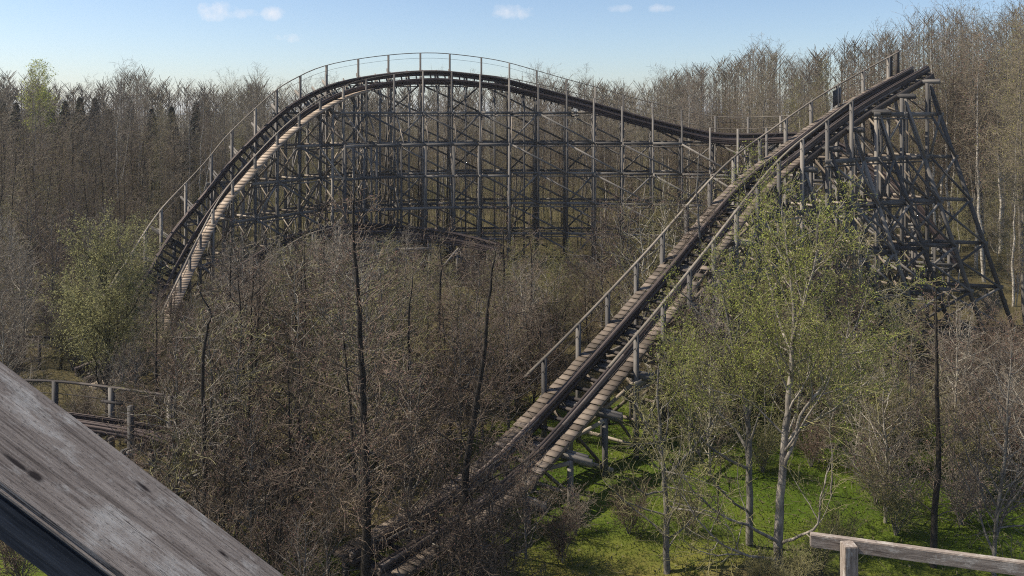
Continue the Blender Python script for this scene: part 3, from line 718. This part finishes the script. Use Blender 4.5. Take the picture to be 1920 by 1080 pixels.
# --- trees one can tell apart near the camera: main stems follow the photo in their own depth
def stem(D, pts, base):
    out = []
    for p in pts:
        d = D + (p[2] if len(p) > 2 else 0); q = P(p[0], p[1], d); out.append((q.x - base[0], q.y - base[1], q.z - base[2]))
    return out
def fine(pts, k=3, jit=.02, seed=1):
    r = random.Random(seed); out = []
    q = catmull([Vector(p) for p in pts], k); return [tuple(v + Vector((r.gauss(0, jit), r.gauss(0, jit), r.gauss(0, jit)))) for v in q]

def named(name, D, px, kind, stems, seed, mats, label, mod=None):
    base = gpoint(px, D); sp = spec(kind, 0); 
    if mod: mod(sp)
    if kind == 'willow' and D < 32: sp['leaf_zmin'] = 5.4
    st = []
    for pts, r0, r1 in stems:
        s_ = stem(D, pts, base); st.append((fine(s_, 3, .015, seed), r0, r1))
    st[0] = ([(0, 0, 0)] + st[0][0], st[0][1], st[0][2])
    return place(name, tree_meshes(name, st, sp, seed, mats), base, label, 'tree')

def dense(sp): sp['lv'][0]['dens'] *= 1.15; sp['leaf_p'] = .5
named('alder_tree', 25, 686, 'alder', [([(686, 1120), (687, 950), (683, 800), (677, 660), (671, 540), (662, 440), (666, 352)], .17, .02), ([(668, 900, .2), (655, 760, .5), (645, 640, .6), (640, 560, .5)], .05, .012)],
      101, ('bark_dark', 'twig_brown', 'bud_red'), 'tall dark bare alder standing before the crest of the hump', dense)
named('alder_tree', 26, 868, 'alder', [([(868, 1090), (868, 960), (876, 860), (893, 760), (905, 680), (915, 590), (922, 520), (928, 470)], .16, .02), ([(870, 940, 0), (905, 905, -.6), (960, 880, -1.2), (1010, 850, -1.5)], .05, .01)],
      102, ('bark_dark', 'twig_brown', 'bud_red'), 'dark bare alder with trunk bending right, low in the middle of the wood')
named('alder_tree', 28, 386, 'alder', [([(386, 990), (384, 900), (382, 800), (381, 700), (388, 620), (396, 590), (372, 545)], .11, .02)],
      103, ('bark_dark', 'twig_grey', 'bud_red'), 'slender dark alder with kinked top beside the small low track')
def lean_willow(sp):
    sp['leaf_s'] = .034; sp['lv'][0]['len'] = lambda t, L: L * .55 * (1 - .75 * t) + .5; sp['lv'][0]['dens'] = 3.8; sp['lv'][0]['t0'] = .1; sp['lv'][0]['trop'] = .13; sp['leaf_p'] = .75; sp['leaf_n'] = 3
named('willow_tree', 42, 201, 'willow', [([(201, 740), (200, 660), (199, 560), (197, 500), (196, 462)], .12, .02)],
      104, ('bark_dark', 'twig_olive', 'leaf_willow'), 'round grey green willow in new leaf below the left end of the hump', lean_willow)
named('willow_tree', 27, 1460, 'willow', [
    ([(1460, 1060), (1461, 960), (1467, 880), (1474, 800), (1482, 720), (1487, 640), (1488, 560), (1478, 480), (1470, 400)], .17, .02),
    ([(1467, 885), (1492, 820, -.3), (1500, 780, -.4), (1540, 730, -.6), (1565, 675, -.7), (1600, 620, -.8), (1648, 560, -.9)], .07, .012),
    ([(1476, 840), (1494, 806, .6), (1560, 770, 1.0), (1610, 730, 1.5), (1650, 690, 1.8)], .05, .01),
    ([(1463, 1020), (1500, 1005, -.8), (1533, 983, -1.3), (1540, 930, -1.5), (1556, 875, -1.5)], .055, .012),
    ([(1462, 1018), (1400, 985, -.8), (1350, 965, -1.2), (1300, 920, -1.5), (1275, 880, -1.6)], .06, .01),
    ([(1485, 660), (1460, 600, .8), (1440, 520, 1.4), (1420, 440, 1.6), (1410, 400, 1.6)], .06, .012),
    ([(1487, 640), (1510, 560, -.8), (1530, 480, -1.2), (1535, 400, -1.4)], .055, .012),
    ([(1455, 1050, -.3), (1380, 1035, -1.6), (1320, 990, -2.2), (1280, 930, -2.6)], .05, .01)],
    105, ('bark_willow', 'twig_olive', 'leaf_spring'), 'big pale barked willow with fresh green crown before the lift tower')
named('willow_tree', 29.5, 1405, 'willow', [
    ([(1405, 1020), (1404, 930), (1405, 850), (1402, 790), (1395, 740), (1375, 660), (1362, 580), (1350, 520)], .15, .02),
    ([(1405, 850), (1380, 810, .4), (1345, 770, .7), (1318, 730, .8), (1305, 680, .9)], .07, .012),
    ([(1404, 880), (1345, 850, -.6), (1300, 800, -.9), (1286, 740, -1), (1280, 660, -1)], .06, .012),
    ([(1402, 790), (1420, 700, .5), (1440, 620, .9), (1445, 540, 1)], .06, .012),
    ([(1375, 660), (1320, 600, .4), (1290, 560, .6), (1262, 540, .6)], .05, .012),
    ([(1404, 960), (1360, 930, -1), (1310, 850, -1.6), (1290, 770, -1.8), (1288, 700, -2)], .05, .01)],
    106, ('bark_grey', 'twig_olive', 'leaf_spring'), 'green willow with forked trunk standing just behind the pale willow')
named('alder_tree', 28, 1750, 'alder', [([(1750, 1060), (1752, 960), (1760, 860), (1757, 760), (1756, 660), (1756, 590), (1755, 530)], .13, .018)],
      107, ('bark_dark', 'twig_brown', 'bud_red'), 'dark conical bare alder behind the near railing below the tower foot')
named('alder_tree', 27.5, 1250, 'young', [([(1250, 1070), (1248, 980), (1246, 900), (1240, 820), (1232, 740), (1236, 680)], .13, .02), ([(1246, 900), (1290, 850, .5), (1330, 800, .8), (1350, 760, 1)], .05, .01), ([(1243, 850), (1205, 790, -.4), (1190, 740, -.5)], .045, .01)],
      108, ('bark_grey', 'twig_olive', 'leaf_haze'), 'grey trunked tree on the open grass beside the lift track')
named('alder_tree', 46, 1310, 'alder', [([(1310, 690), (1308, 560), (1312, 450), (1306, 360), (1310, 285)], .14, .02)],
      109, ('bark_grey', 'twig_brown', 'bud_red'), 'bare reddish alder rising in front of the dip of the hump track')
named('young_tree', 27, 1870, 'young', [([(1862, 1075), (1870, 960), (1884, 860), (1890, 760), (1896, 660)], .08, .015), ([(1866, 1010), (1905, 900, .5), (1925, 800, .6)], .05, .01)],
      110, ('bark_grey', 'twig_grey', 'bud_red'), 'thin grey bare tree at the right edge behind the near railing')


# --- stock of meshes for the many trees of the wood
def stock(kind, n, hs, mats_list, seed, mod=None, r=.011):
    out = []
    for k in range(n):
        rr_ = random.Random(seed + k); h = hs[k % len(hs)]; sp = spec(kind, h)
        if mod: mod(sp)
        st = [(leader(h, rr_, .018, (rr_.uniform(-.5, .5), rr_.uniform(-.5, .5))), h * r, .006)]
        if kind in ('young', 'birch') and rr_.random() < .5:
            a = rr_.random() * 6.28; z = h * rr_.uniform(.12, .4); hh = h - z
            st.append(([(cos(a) * .12 * hh * (q / 8) ** .7, sin(a) * .12 * hh * (q / 8) ** .7, z + hh * .88 * q / 8) for q in range(9)], h * r * .6, .012))
        out.append((h, tree_meshes(kind, st, sp, seed + k, mats_list[k % len(mats_list)])))
    return out
def shrubs(n, h, mats, seed):
    out = []
    for k in range(n):
        rr_ = random.Random(seed + k); st = []
        for q in range(9):
            a = rr_.random() * 6.28; sp_ = rr_.uniform(.15, .5) * h; hh = h * rr_.uniform(.65, 1.05)
            st.append(([(cos(a) * sp_ * (z / 7) ** 1.2 + rr_.gauss(0, .04), sin(a) * sp_ * (z / 7) ** 1.2 + rr_.gauss(0, .04), hh * z / 7) for z in range(8)], .03, .009))
        out.append((h, tree_meshes('shrub', st, spec('shrub', h), seed + k, mats[k % len(mats)])))
    return out
T_young = stock('young', 6, (8.0, 7.0, 9.0), [('bark_grey', 'twig_brown', 'bud_red'), ('bark_pale', 'twig_olive', 'leaf_haze'), ('bark_pale', 'twig_grey', 'bud_red'), ('bark_dark', 'twig_brown', 'bud_red'), ('bark_grey', 'twig_olive', 'leaf_haze'), ('bark_pale', 'twig_grey', 'bud_red')], 300)
T_birch = stock('birch', 6, (19, 21), [('bark_birch', 'twig_far', 'bud_red'), ('bark_grey', 'twig_far', 'leaf_haze'), ('bark_birch', 'twig_grey', 'leaf_haze'), ('bark_birch', 'twig_olive', 'leaf_haze')], 400, r=.0075)
def thick(sp): sp['lv'][0]['t0'] = .1; sp['lv'][0]['dens'] = 3.0; sp['lv'][1]['dens'] = 2.8; sp['leaf_p'] = .2
T_wood = stock('birch', 4, (16, 18), [('bark_dark', 'twig_far', 'bud_red'), ('bark_dark', 'twig_brown', 'leaf_haze')], 450, thick, r=.008)
T_alder = stock('alder', 3, (10.0,), [('bark_dark', 'twig_brown', 'bud_red')], 390, r=.013)
def olive(sp): sp['leaf_p'] = .9; sp['leaf_n'] = 2; sp['leaf_s'] = .035; sp['leaf_j'] = .07
T_olive = stock('young', 2, (8.0,), [('bark_grey', 'twig_olive', 'leaf_haze')], 370, olive)
def pole(sp): sp['lv'][0]['t0'] = .45; sp['leaf_p'] = .2; sp['lv'][0]['dens'] = 3.2
T_pole = stock('young', 3, (8.0, 9.0), [('bark_grey', 'twig_grey', 'bud_red'), ('bark_dark', 'twig_brown', 'bud_red'), ('bark_grey', 'twig_olive', 'leaf_haze')], 350, pole, r=.009)
def feather(sp):
    sp['rmin'] = .0062; sp['lv'][0].update(t0=.4, dens=2.6, ang=34, thick=.0045, len=lambda t, L: L * .26 * (1 - t) ** .55 + .9)
    sp['lv'][1].update(thick=.005, dens=2.2, ang=34); sp['lv'][2].update(thick=.006, dens=3.0); sp['leaf_p'] = .35; sp['leaf_s'] = .03
T_sky = stock('birch', 5, (20, 22), [('bark_birch', 'twig_grey', 'bud_red'), ('bark_grey', 'twig_grey', 'leaf_haze'), ('bark_grey', 'twig_grey', 'bud_red')], 600, feather, r=.0065)
T_shrub = shrubs(4, 3.6, [('bark_grey', 'twig_brown', 'bud_red'), ('bark_grey', 'twig_olive', 'leaf_haze'), ('bark_grey', 'twig_grey', 'bud_red')], 500)
trk = np.array(ALL_TRACK)
def clear(x, y, d): return np.min(np.hypot(trk[:, 0] - x, trk[:, 1] - y)) > d

def px_of(x, y): return CX + x / y * F
# middle wood between the camera and the hump
cnt = 0; spots = []
r = random.Random(5)
tries = 0
while cnt < 68 and tries < 6000:
    tries += 1
    y = r.uniform(29, 76); x = r.uniform(-.66 * y, .2 * y)
    px = px_of(x, y)
    if px > 1130 or px < -60: continue
    if y > 66 and not (430 < px < 1150): continue
    if px < 360 and y < 36: continue
    if 20 < px < 350 and y < 47: continue
    if 560 < px < 960 and y < 31: continue
    if px > 830 and y < 41: continue
    if not clear(x, y, 2.2): continue
    if any((x - a) ** 2 + (y - b) ** 2 < 2.2 ** 2 for a, b in spots): continue
    # keep crowns below the line where the photo still shows the trestle
    top_px = 520 if px < 420 else (430 if px < 760 else 470)
    hmax = CAMZ - (top_px - HY) / F * y
    if hmax < 3.0: continue
    spots.append((x, y)); h0, ms = T_young[r.randrange(len(T_young))]
    h = min(hmax * r.uniform(.78, 1.03), 10.5)
    zone = 'below the crest of the hump' if px < 900 else 'between the hump and the lift track'
    if px < 420: zone = 'around the foot of the hump on the left'
    place('young_tree', ms, (x, y, float(gz(np.array(x), np.array(y))) - .1), 'bare twiggy young tree in the thicket ' + zone, 'tree', 'bare trees ' + zone, r.random() * 6.28, h / h0); cnt += 1
# right-hand wood below the tower
cnt = 0; tries = 0
while cnt < 46 and tries < 6000:
    tries += 1
    y = r.uniform(38, 62); x = r.uniform(.14 * y, .68 * y); px = px_of(x, y)
    if not clear(x, y, 2.0) or px < 1180: continue
    if any((x - a) ** 2 + (y - b) ** 2 < 2.0 ** 2 for a, b in spots): continue
    hmax = CAMZ - ((640 if px > 1620 else 530) - HY) / F * y
    if hmax < 2.5: continue
    spots.append((x, y)); h0, ms = T_young[r.randrange(len(T_young))]
    place('young_tree', ms, (x, y, float(gz(np.array(x), np.array(y))) - .1), 'bare twiggy young tree in the thicket at the foot of the lift tower', 'tree', 'bare trees at the tower foot', r.random() * 6.28, min(hmax, 9.5) * r.uniform(.75, 1.02) / h0); cnt += 1
for (px, D, h) in ((1660, 31, 6.5), (1830, 33, 5.0), (1900, 36, 6.2), (1600, 36, 6), (1700, 35, 7), (1790, 37, 7.5), (1330, 35, 6), (1530, 38, 5.5), (1950, 31, 8), (1860, 42, 5.5)):
    h0, ms = T_young[r.randrange(len(T_young))]
    place('young_tree', ms, gpoint(px, D), 'thin bare sapling on the shaded grass right of the pale willow', 'tree', 'saplings on the shaded grass', r.random() * 6.28, h / h0)
for (px, D, h) in ((470, 27, 6.3), (520, 25, 4.8), (560, 28.5, 7.3), (610, 26, 5.8), (765, 27.5, 6.8), 
                   (440, 30, 7.6), (575, 23, 4.0), (420, 27, 5.5), (840, 23.5, 4.6), (900, 24.5, 4.2), (960, 25.5, 3.8), (925, 26.3, 4.8), (880, 24.5, 4.6), (985, 28, 4.4), (865, 37, 7), (905, 39, 7.5), (955, 40, 7.2), (1000, 42, 7.5), (840, 40, 8), (330, 30, 7), (250, 28, 4.2), (200, 27, 3.4)):
    h0, ms = T_young[r.randrange(len(T_young))]
    ms = T_young[0 if px % 20 else 3][1]; place('young_tree', ms, gpoint(px, D), 'bare twiggy young tree at the near edge of the thicket under the lift track foot', 'tree', 'bare trees at the near edge', r.random() * 6.28, h / h0)
# taller bare trees around the far side of the lift
for (px, D, h) in ((1300, 36, 6.0), (1345, 31, 4.6), (1560, 33, 5.6), (1620, 40, 6.4), (1512, 42, 7), (1440, 37, 6), (1670, 43, 6.6), (1580, 45, 7.5), (1250, 41, 6), (1365, 43, 7), (1700, 36, 5.5), (1735, 41, 6)):
    h0, ms = T_pole[r.randrange(len(T_pole))]
    place('young_tree', ms, gpoint(px, D), 'slim bare pole stemmed tree standing on the bright green grass', 'tree', 'slim trees on the green grass', r.random() * 6.28, h / h0)
for (px, D, top) in ((580, 63, 425), (640, 66, 418), (700, 62, 440), (760, 67, 425), (820, 68, 445), (880, 67, 440), (930, 66, 448), (520, 58, 470)):
    h0, ms = T_young[r.randrange(len(T_young))]
    place('young_tree', ms, gpoint(px, D), 'bare twiggy young tree in the thicket below the crest of the hump', 'tree', 'bare trees below the crest of the hump', r.random() * 6.28, (CAMZ - (top - HY) / F * D) / h0)
for (px, D, h) in ((470, 33, 9.5), (560, 36, 10.5), (770, 34, 10), (815, 43, 11), (610, 45, 11.2), (995, 47, 10), (430, 45, 10), (300, 34, 8.5), (940, 50, 11)):
    if not clear((px - CX) / F * D, D, 1.0): D += 2.5
    ms = T_alder[r.randrange(3)][1]
    place('alder_tree', ms, gpoint(px, D), 'dark stemmed bare alder with fine reddish twigs standing in the thicket', 'tree', 'dark alders in the thicket', r.random() * 6.28, h / 10)
for (px, D, sc_) in ((1180, 30, .5), (1330, 38, .7), (1430, 35, .6), (1680, 30, .7), (1800, 31, .8), (1850, 35, .8),
                     (1290, 30, .4), (1080, 30, .5), (1055, 28, .5), (1520, 36, .6), (1480, 40, .7), (1390, 41, .7), (1250, 40, .6), (1710, 38, .8)):
    place('shrub', T_shrub[r.randrange(4)][1], gpoint(px, D), 'low scrubby shrub growing out of the green grass', 'shrub', 'low shrubs on the grass', r.random() * 6.28, sc_)
for (px, D, top) in ((232, 45, 565), (268, 48.5, 550), (300, 52, 535), (322, 55, 525), (250, 41, 605), (292, 46, 575), (208, 45, 600), (225, 38.5, 640), (335, 49, 560)):
    h0, ms = T_young[r.randrange(len(T_young))]
    place('young_tree', ms, gpoint(px, D), 'bare twiggy young tree in front of the lowest visible end of the hump track', 'tree', 'bare trees over the foot of the hump track', r.random() * 6.28, (CAMZ - (top - HY) / F * D) / h0)
for (px, D, top) in ((930, 60, 470), (965, 63, 450), (1000, 66, 440), (1040, 64, 455), (1075, 66, 450), (985, 56, 500), (1050, 58, 490)):
    ms = T_olive[r.randrange(2)][1]
    place('young_tree', ms, gpoint(px, D), 'olive green budding young tree below the right half of the hump', 'tree', 'olive budding trees below the hump', r.random() * 6.28, (CAMZ - (top - HY) / F * D) / 8)
for (px, D, h) in ((1180, 52, 11.0), (1225, 47, 10.5), (1250, 55, 11.3), (1350, 58, 11), (1130, 56, 9.5), (1545, 47, 9), (1440, 60, 9), (1620, 49, 9)):
    h0, ms = T_young[r.randrange(2)]
    place('young_tree', ms, gpoint(px, D), 'taller bare reddish tree behind the middle of the lift track', 'tree', 'taller bare trees behind the lift', r.random() * 6.28, h / h0)
# shrubs on the floor of the wood
cnt = 0; tries = 0
while cnt < 70 and tries < 4000:
    tries += 1
    y = r.uniform(26, 60); x = r.uniform(-.64 * y, .66 * y); px = px_of(x, y)
    if not clear(x, y, 2.0): continue
    if 800 < px < 1640 and y < 41: continue
    h0, ms = T_shrub[r.randrange(len(T_shrub))]
    place('shrub', ms, (x, y, float(gz(np.array(x), np.array(y))) - .08), 'twiggy bare shrub on the woodland floor among the young trees', 'shrub', 'bare shrubs on the woodland floor', r.random() * 6.28, r.uniform(.6, 1.1)); cnt += 1
for (px, D, s_) in ((1540, 27, .45), (1500, 26, .4), (1580, 29, .5), (1480, 25.5, .35), (1420, 26, .35)):
    place('shrub', T_shrub[1][1], gpoint(px, D), 'small scrubby shoots on the brown mound by the pale willow', 'shrub', 'shoots on the mound', px, s_)

# --- the wood behind: rows of tall bare trees, each one standing by itself
def skyline(px):                                    # photo row of the tree tops
    xs = [-300, 0, 60, 130, 200, 260, 330, 420, 480, 560, 640, 900, 1040, 1120, 1200, 1260, 1330, 1400, 1440, 1500, 1560, 1640, 1740, 1800, 1860, 1920, 2300]
    ys = [120, 118, 130, 150, 140, 112, 140, 150, 138, 150, 150, 140, 128, 140, 150, 120, 110, 70, 75, 105, 60, 55, 10, 5, 25, -15, -30]
    return float(np.interp(px, xs, ys))
n_far = 0
for row, (D0, step) in enumerate(((90, 3.0), (97, 3.0), (105, 3.2), (116, 3.6), (130, 4.2))):
    x = -.70 * D0
    while x < .72 * D0:
        x += step * r.uniform(.7, 1.35); D = D0 + r.uniform(-3, 3); px = px_of(x, D)
        if D < 93 and 420 < px < 1480 and False: continue
        if not clear(x, D, 3.5): continue
        tall = r.random() < (.36 if px < 1150 else .45)
        top = skyline(px) + (r.uniform(-6, 26) if tall else r.uniform(42, 112))
        if px > 1480: D -= 12
        x_ = (px - CX) / F * D
        if not clear(x_, D, 3.0): continue
        h = CAMZ - (top - HY) / F * D
        if tall: h0, ms = T_sky[r.randrange(len(T_sky))]
        elif px < 250 or 330 < px < 360: h0, ms = T_wood[r.randrange(len(T_wood))]
        else: h0, ms = T_birch[r.randrange(len(T_birch))] if r.random() < .7 else T_wood[r.randrange(len(T_wood))]
        if px < 470: lab, grp = 'tall bare tree in the dense dark wood left of the hump', 'trees of the wood on the left'
        elif px < 1150: lab, grp = 'tall bare birch in the wood seen through the hump trestle', 'trees of the wood behind the trestle'
        elif px < 1560: lab, grp = 'tall bare birch rising behind the dip of the track', 'trees of the wood behind the dip'
        else: lab, grp = 'tall bare tree of the wood around and behind the lift tower', 'trees of the wood behind the tower'
        place('birch_tree', ms, (x_, D, -.15), lab, 'tree', grp, r.random() * 6.28, h / h0); n_far += 1
# nearer dark trees at the left edge and the right edge
for (px, D, top) in ((20, 66, 250), (75, 70, 260), (130, 64, 300), (175, 72, 270), (235, 74, 290), (280, 78, 300), (-20, 60, 260), (50, 78, 220), (110, 80, 230), (190, 84, 220), (255, 86, 240), (340, 86, 260), (0, 84, 210)):
    h0, ms = T_wood[r.randrange(len(T_wood))]
    place('dark_tree', ms, gpoint(px, D), 'dark bare tree at the near edge of the wood on the left', 'tree', 'dark trees at the left edge of the wood', r.random() * 6.28, (CAMZ - (top - HY) / F * D) / h0)
for (px, D, top) in ((1925, 58, 60), (1960, 64, 40), (1905, 70, 20), (1845, 74, 70), (1945, 50, 300), (1900, 66, 200), (1830, 80, 40), (1780, 78, 60), (1800, 70, 330), (1905, 66, 400), (1940, 68, 100)):
    h0, ms = T_birch[r.randrange(len(T_birch))]
    place('birch_tree', ms, gpoint(px, D), 'tall bare tree at the right edge beside the raking tower legs', 'tree', 'trees at the right edge', r.random() * 6.28, (CAMZ - (top - HY) / F * D) / h0)
for (px, D, top) in ((-10, 58, 380), (28, 56, 400), (60, 60, 360), (95, 57, 395), (128, 62, 370), (165, 58, 400), (205, 63, 380), (240, 60, 410), (275, 66, 390), (10, 70, 330), (85, 76, 320), (150, 78, 330), (220, 79, 340), (300, 75, 380), (45, 52, 440), (-30, 50, 440)):
    h0, ms = T_young[r.randrange(len(T_young))]
    place('young_tree', ms, gpoint(px, D), 'bare brown tree filling the edge of the wood behind the grey green willow', 'tree', 'bare trees behind the left willow', r.random() * 6.28, (CAMZ - (top - HY) / F * D) / h0)
for (px, D, top) in ((1900, 70, 430), (1925, 66, 450), (1890, 78, 400), (1950, 72, 420), (1870, 84, 390), (1915, 88, 360), (1840, 90, 380), (1800, 92, 380)):
    h0, ms = T_young[r.randrange(len(T_young))]
    place('young_tree', ms, gpoint(px, D), 'bare brown tree low in the wood right of the tower foot', 'tree', 'bare trees right of the tower foot', r.random() * 6.28, (CAMZ - (top - HY) / F * D) / h0)
# one tree in fresh yellow-green leaf on the left skyline
def leafy(sp): sp['leaf_n'] = 2; sp['leaf_p'] = .8; sp['leaf_s'] = .07; sp['leaf_j'] = .2; sp['leaf_zmin'] = 11
tl = stock('birch', 1, (19,), [('bark_grey', 'twig_olive', 'leaf_spring')], 480, leafy)
place('leafing_tree', tl[0][1], gpoint(66, 112), 'yellow green leafing tree on the skyline at the far left', 'tree', None, 0, (CAMZ - (116 - HY) / F * 112) / 19)

# --- far wood beyond the last trees: one mass of stems and twigs
rs = np.random.RandomState(3); segs = []
for _ in range(900):
    D = rs.uniform(138, 190); x = rs.uniform(-.75, .75) * D; h = CAMZ - (skyline(px_of(x, D)) + rs.uniform(20, 60) - HY) / F * D
    segs.append((x, D, -.2, x + rs.normal() * .5, D, h, .16, .04))
    for k in range(60):
        z = h * (1 - rs.uniform(0, 1) ** 1.3 * .95); L = rs.uniform(1.0, 3.2); a = rs.uniform(0, 6.28)
        segs.append((x, D, z, x + cos(a) * L * .6, D + sin(a) * L * .6, z + L * .75, .05, .03))
V, Fc = tubes(segs, 3)
tag(link('far_wood', np_mesh('far_wood', V, [Fc], [M['twig_far']])), 'far brown mass of bare woodland beyond the last single trees', 'wood', kind='stuff')
segs = []
for _ in range(2600):
    D = rs.uniform(87, 150); x = rs.uniform(-.72, .72) * D
    if not clear(x, D, 3.0): continue
    h = rs.uniform(2.5, 8.5); lx, ly = rs.normal(size=2) * .35
    segs.append((x, D, -.2, x + lx, D + ly, h, .05, .02))
    for k in range(12):
        u = rs.uniform(.15, 1); a = rs.uniform(0, 6.28); L = rs.uniform(.5, 1.6)
        segs.append((x + lx * u, D + ly * u, h * u, x + lx * u + cos(a) * L * .6, D + ly * u + sin(a) * L * .6, h * u + L * .7, .018, .01))
V, Fc = tubes(segs, 3)
tag(link('sapling_thicket', np_mesh('sapling_thicket', V, [Fc], [M['twig_olive']])), 'thicket of thin olive saplings filling the floor of the wood behind the trestle', 'thicket', kind='stuff')
# --- conifers showing dark above the left wood
def conifer_mesh(seed):
    g = random.Random(seed); pts = []; h = 18.0
    for k in range(9000):
        z = h * (.1 + .9 * g.random() ** .9); rad = (h - z) * .26 * sqrt(g.random()) + .05; a = g.random() * 6.28
        pts.append((rad * cos(a), rad * sin(a), z - rad * .25))
    V, Fc = leaves(pts, .22, np.random.RandomState(seed), 1.5)
    cm = np_mesh('conifer_crown', V, [Fc], [M['needle']])
    V, Fc = tubes([(0, 0, -.2, 0, 0, h, .22, .03)], 7)
    return np_mesh('conifer_trunk', V, [Fc], [M['bark_dark']], smooth=True), cm
cm_ = [conifer_mesh(k) for k in (1, 2)]
for k, px in enumerate((-30, 5, 30, 58, 95, 122, 150, 178, 205, 246, 285, 322, 368)):
    D = 124 + r.uniform(-5, 5); top = 186 + r.uniform(-7, 8) + (12 if px > 200 else 0)
    place('conifer_tree', cm_[k % 2], gpoint(px, D), 'dark evergreen showing above the bare wood on the left', 'tree', 'dark evergreens on the left skyline', r.random() * 6, (CAMZ - (top - HY) / F * D) / 18)

# --- ground cover: dry brush and grass blades
segs = []
for _ in range(30000):
    y = 24 + 85 * rs.uniform() ** 1.2; x = rs.uniform(-.68, .68) * y; px = px_of(x, y)
    if float(lawn(x, y)) > .5: continue
    z = float(gz(np.array(x), np.array(y))); h = rs.uniform(.25, 1.3); sx_, sy_ = rs.normal(size=2) * .25
    segs.append((x, y, z - .03, x + sx_ * h, y + sy_ * h, z + h * .6, .012, .01)); segs.append((x + sx_ * h, y + sy_ * h, z + h * .6, x + sx_ * h * 2.2, y + sy_ * h * 2.2, z + h * .9, .01, .006))
V, Fc = tubes(segs, 3)
tag(link('brush', np_mesh('brush', V, [Fc], [M['brush']])), 'dry brown brush and bramble stems covering the woodland floor', 'brush', kind='stuff')
n = 90000
y = 23 + 24 * rs.uniform(size=n); x = rs.uniform(-14, 27, n)
keep = lawn(x, y) + rs.normal(size=n) * .12 > .55; x, y = x[keep], y[keep]; z = gz(x, y); n = len(x)
a = rs.uniform(0, 6.28, n); hh = rs.uniform(.05, .15, n); ww = .018
lx, ly = rs.normal(size=n) * .05, rs.normal(size=n) * .05
V = np.stack([np.stack([x - np.cos(a) * ww, y - np.sin(a) * ww, z - .01], -1), np.stack([x + np.cos(a) * ww, y + np.sin(a) * ww, z - .01], -1), np.stack([x + lx, y + ly, z + hh], -1)], 1).reshape(-1, 3)
tag(link('grass', np_mesh('grass', V, [np.arange(3 * n).reshape(-1, 3)], [M['grassblade']])), 'short bright green grass on the clearing under the lift track', 'grass', kind='stuff')
# ------------------------------------------------------------------ the spring air between here and the far wood
hm = bpy.data.materials.new('haze'); hm.use_nodes = True; t = hm.node_tree; t.nodes.clear()
pv = N(t, 'ShaderNodeVolumePrincipled'); pv.inputs['Density'].default_value = HAZE; pv.inputs['Color'].default_value = (0.93, 0.96, 1.0, 1); pv.inputs['Anisotropy'].default_value = 0.2
wire(t, pv.outputs[0], N(t, 'ShaderNodeOutputMaterial').inputs['Volume'])
v = np.array([(x, y, z) for z in (-3.0, 40.0) for x, y in ((-2600, -400), (2600, -400), (2600, 3600), (-2600, 3600))], np.float32)
fq = np.array([(0, 3, 2, 1), (4, 5, 6, 7), (0, 1, 5, 4), (1, 2, 6, 5), (2, 3, 7, 6), (3, 0, 4, 7)], np.int32)
tag(link('haze', np_mesh('haze', v, [fq], [hm])), 'thin pale spring haze hanging between the viewer and the far wood', 'haze', kind='stuff')
# fallen leaves and bits of twig lying on the grass
n = 9000; y = 23 + 26 * rs.uniform(size=n); x = rs.uniform(-12, 27, n); z = gz(x, y) + .03 + .05 * rs.uniform(size=n)
V, Fc = leaves(np.stack([x, y, z], -1), .045, rs, 1.4)
segs = []
for _ in range(1500):
    y_ = 23 + 26 * rs.uniform(); x_ = rs.uniform(-12, 27); z_ = float(gz(np.array(x_), np.array(y_))); a_ = rs.uniform(0, 6.28); L_ = rs.uniform(.15, .9)
    segs.append((x_, y_, z_ + .03, x_ + cos(a_) * L_, y_ + sin(a_) * L_, z_ + rs.uniform(.02, .25), .012, .008))
V2, F2 = tubes(segs, 3); 
tag(link('leaf_litter', np_mesh('leaf_litter', np.concatenate([V, V2]), [np.concatenate([Fc, F2 + len(V)])], [M['brush']])), 'fallen brown leaves and twigs scattered over the grass', 'leaf litter', kind='stuff')
print('far trees', n_far, 'objects', len(bpy.data.objects))
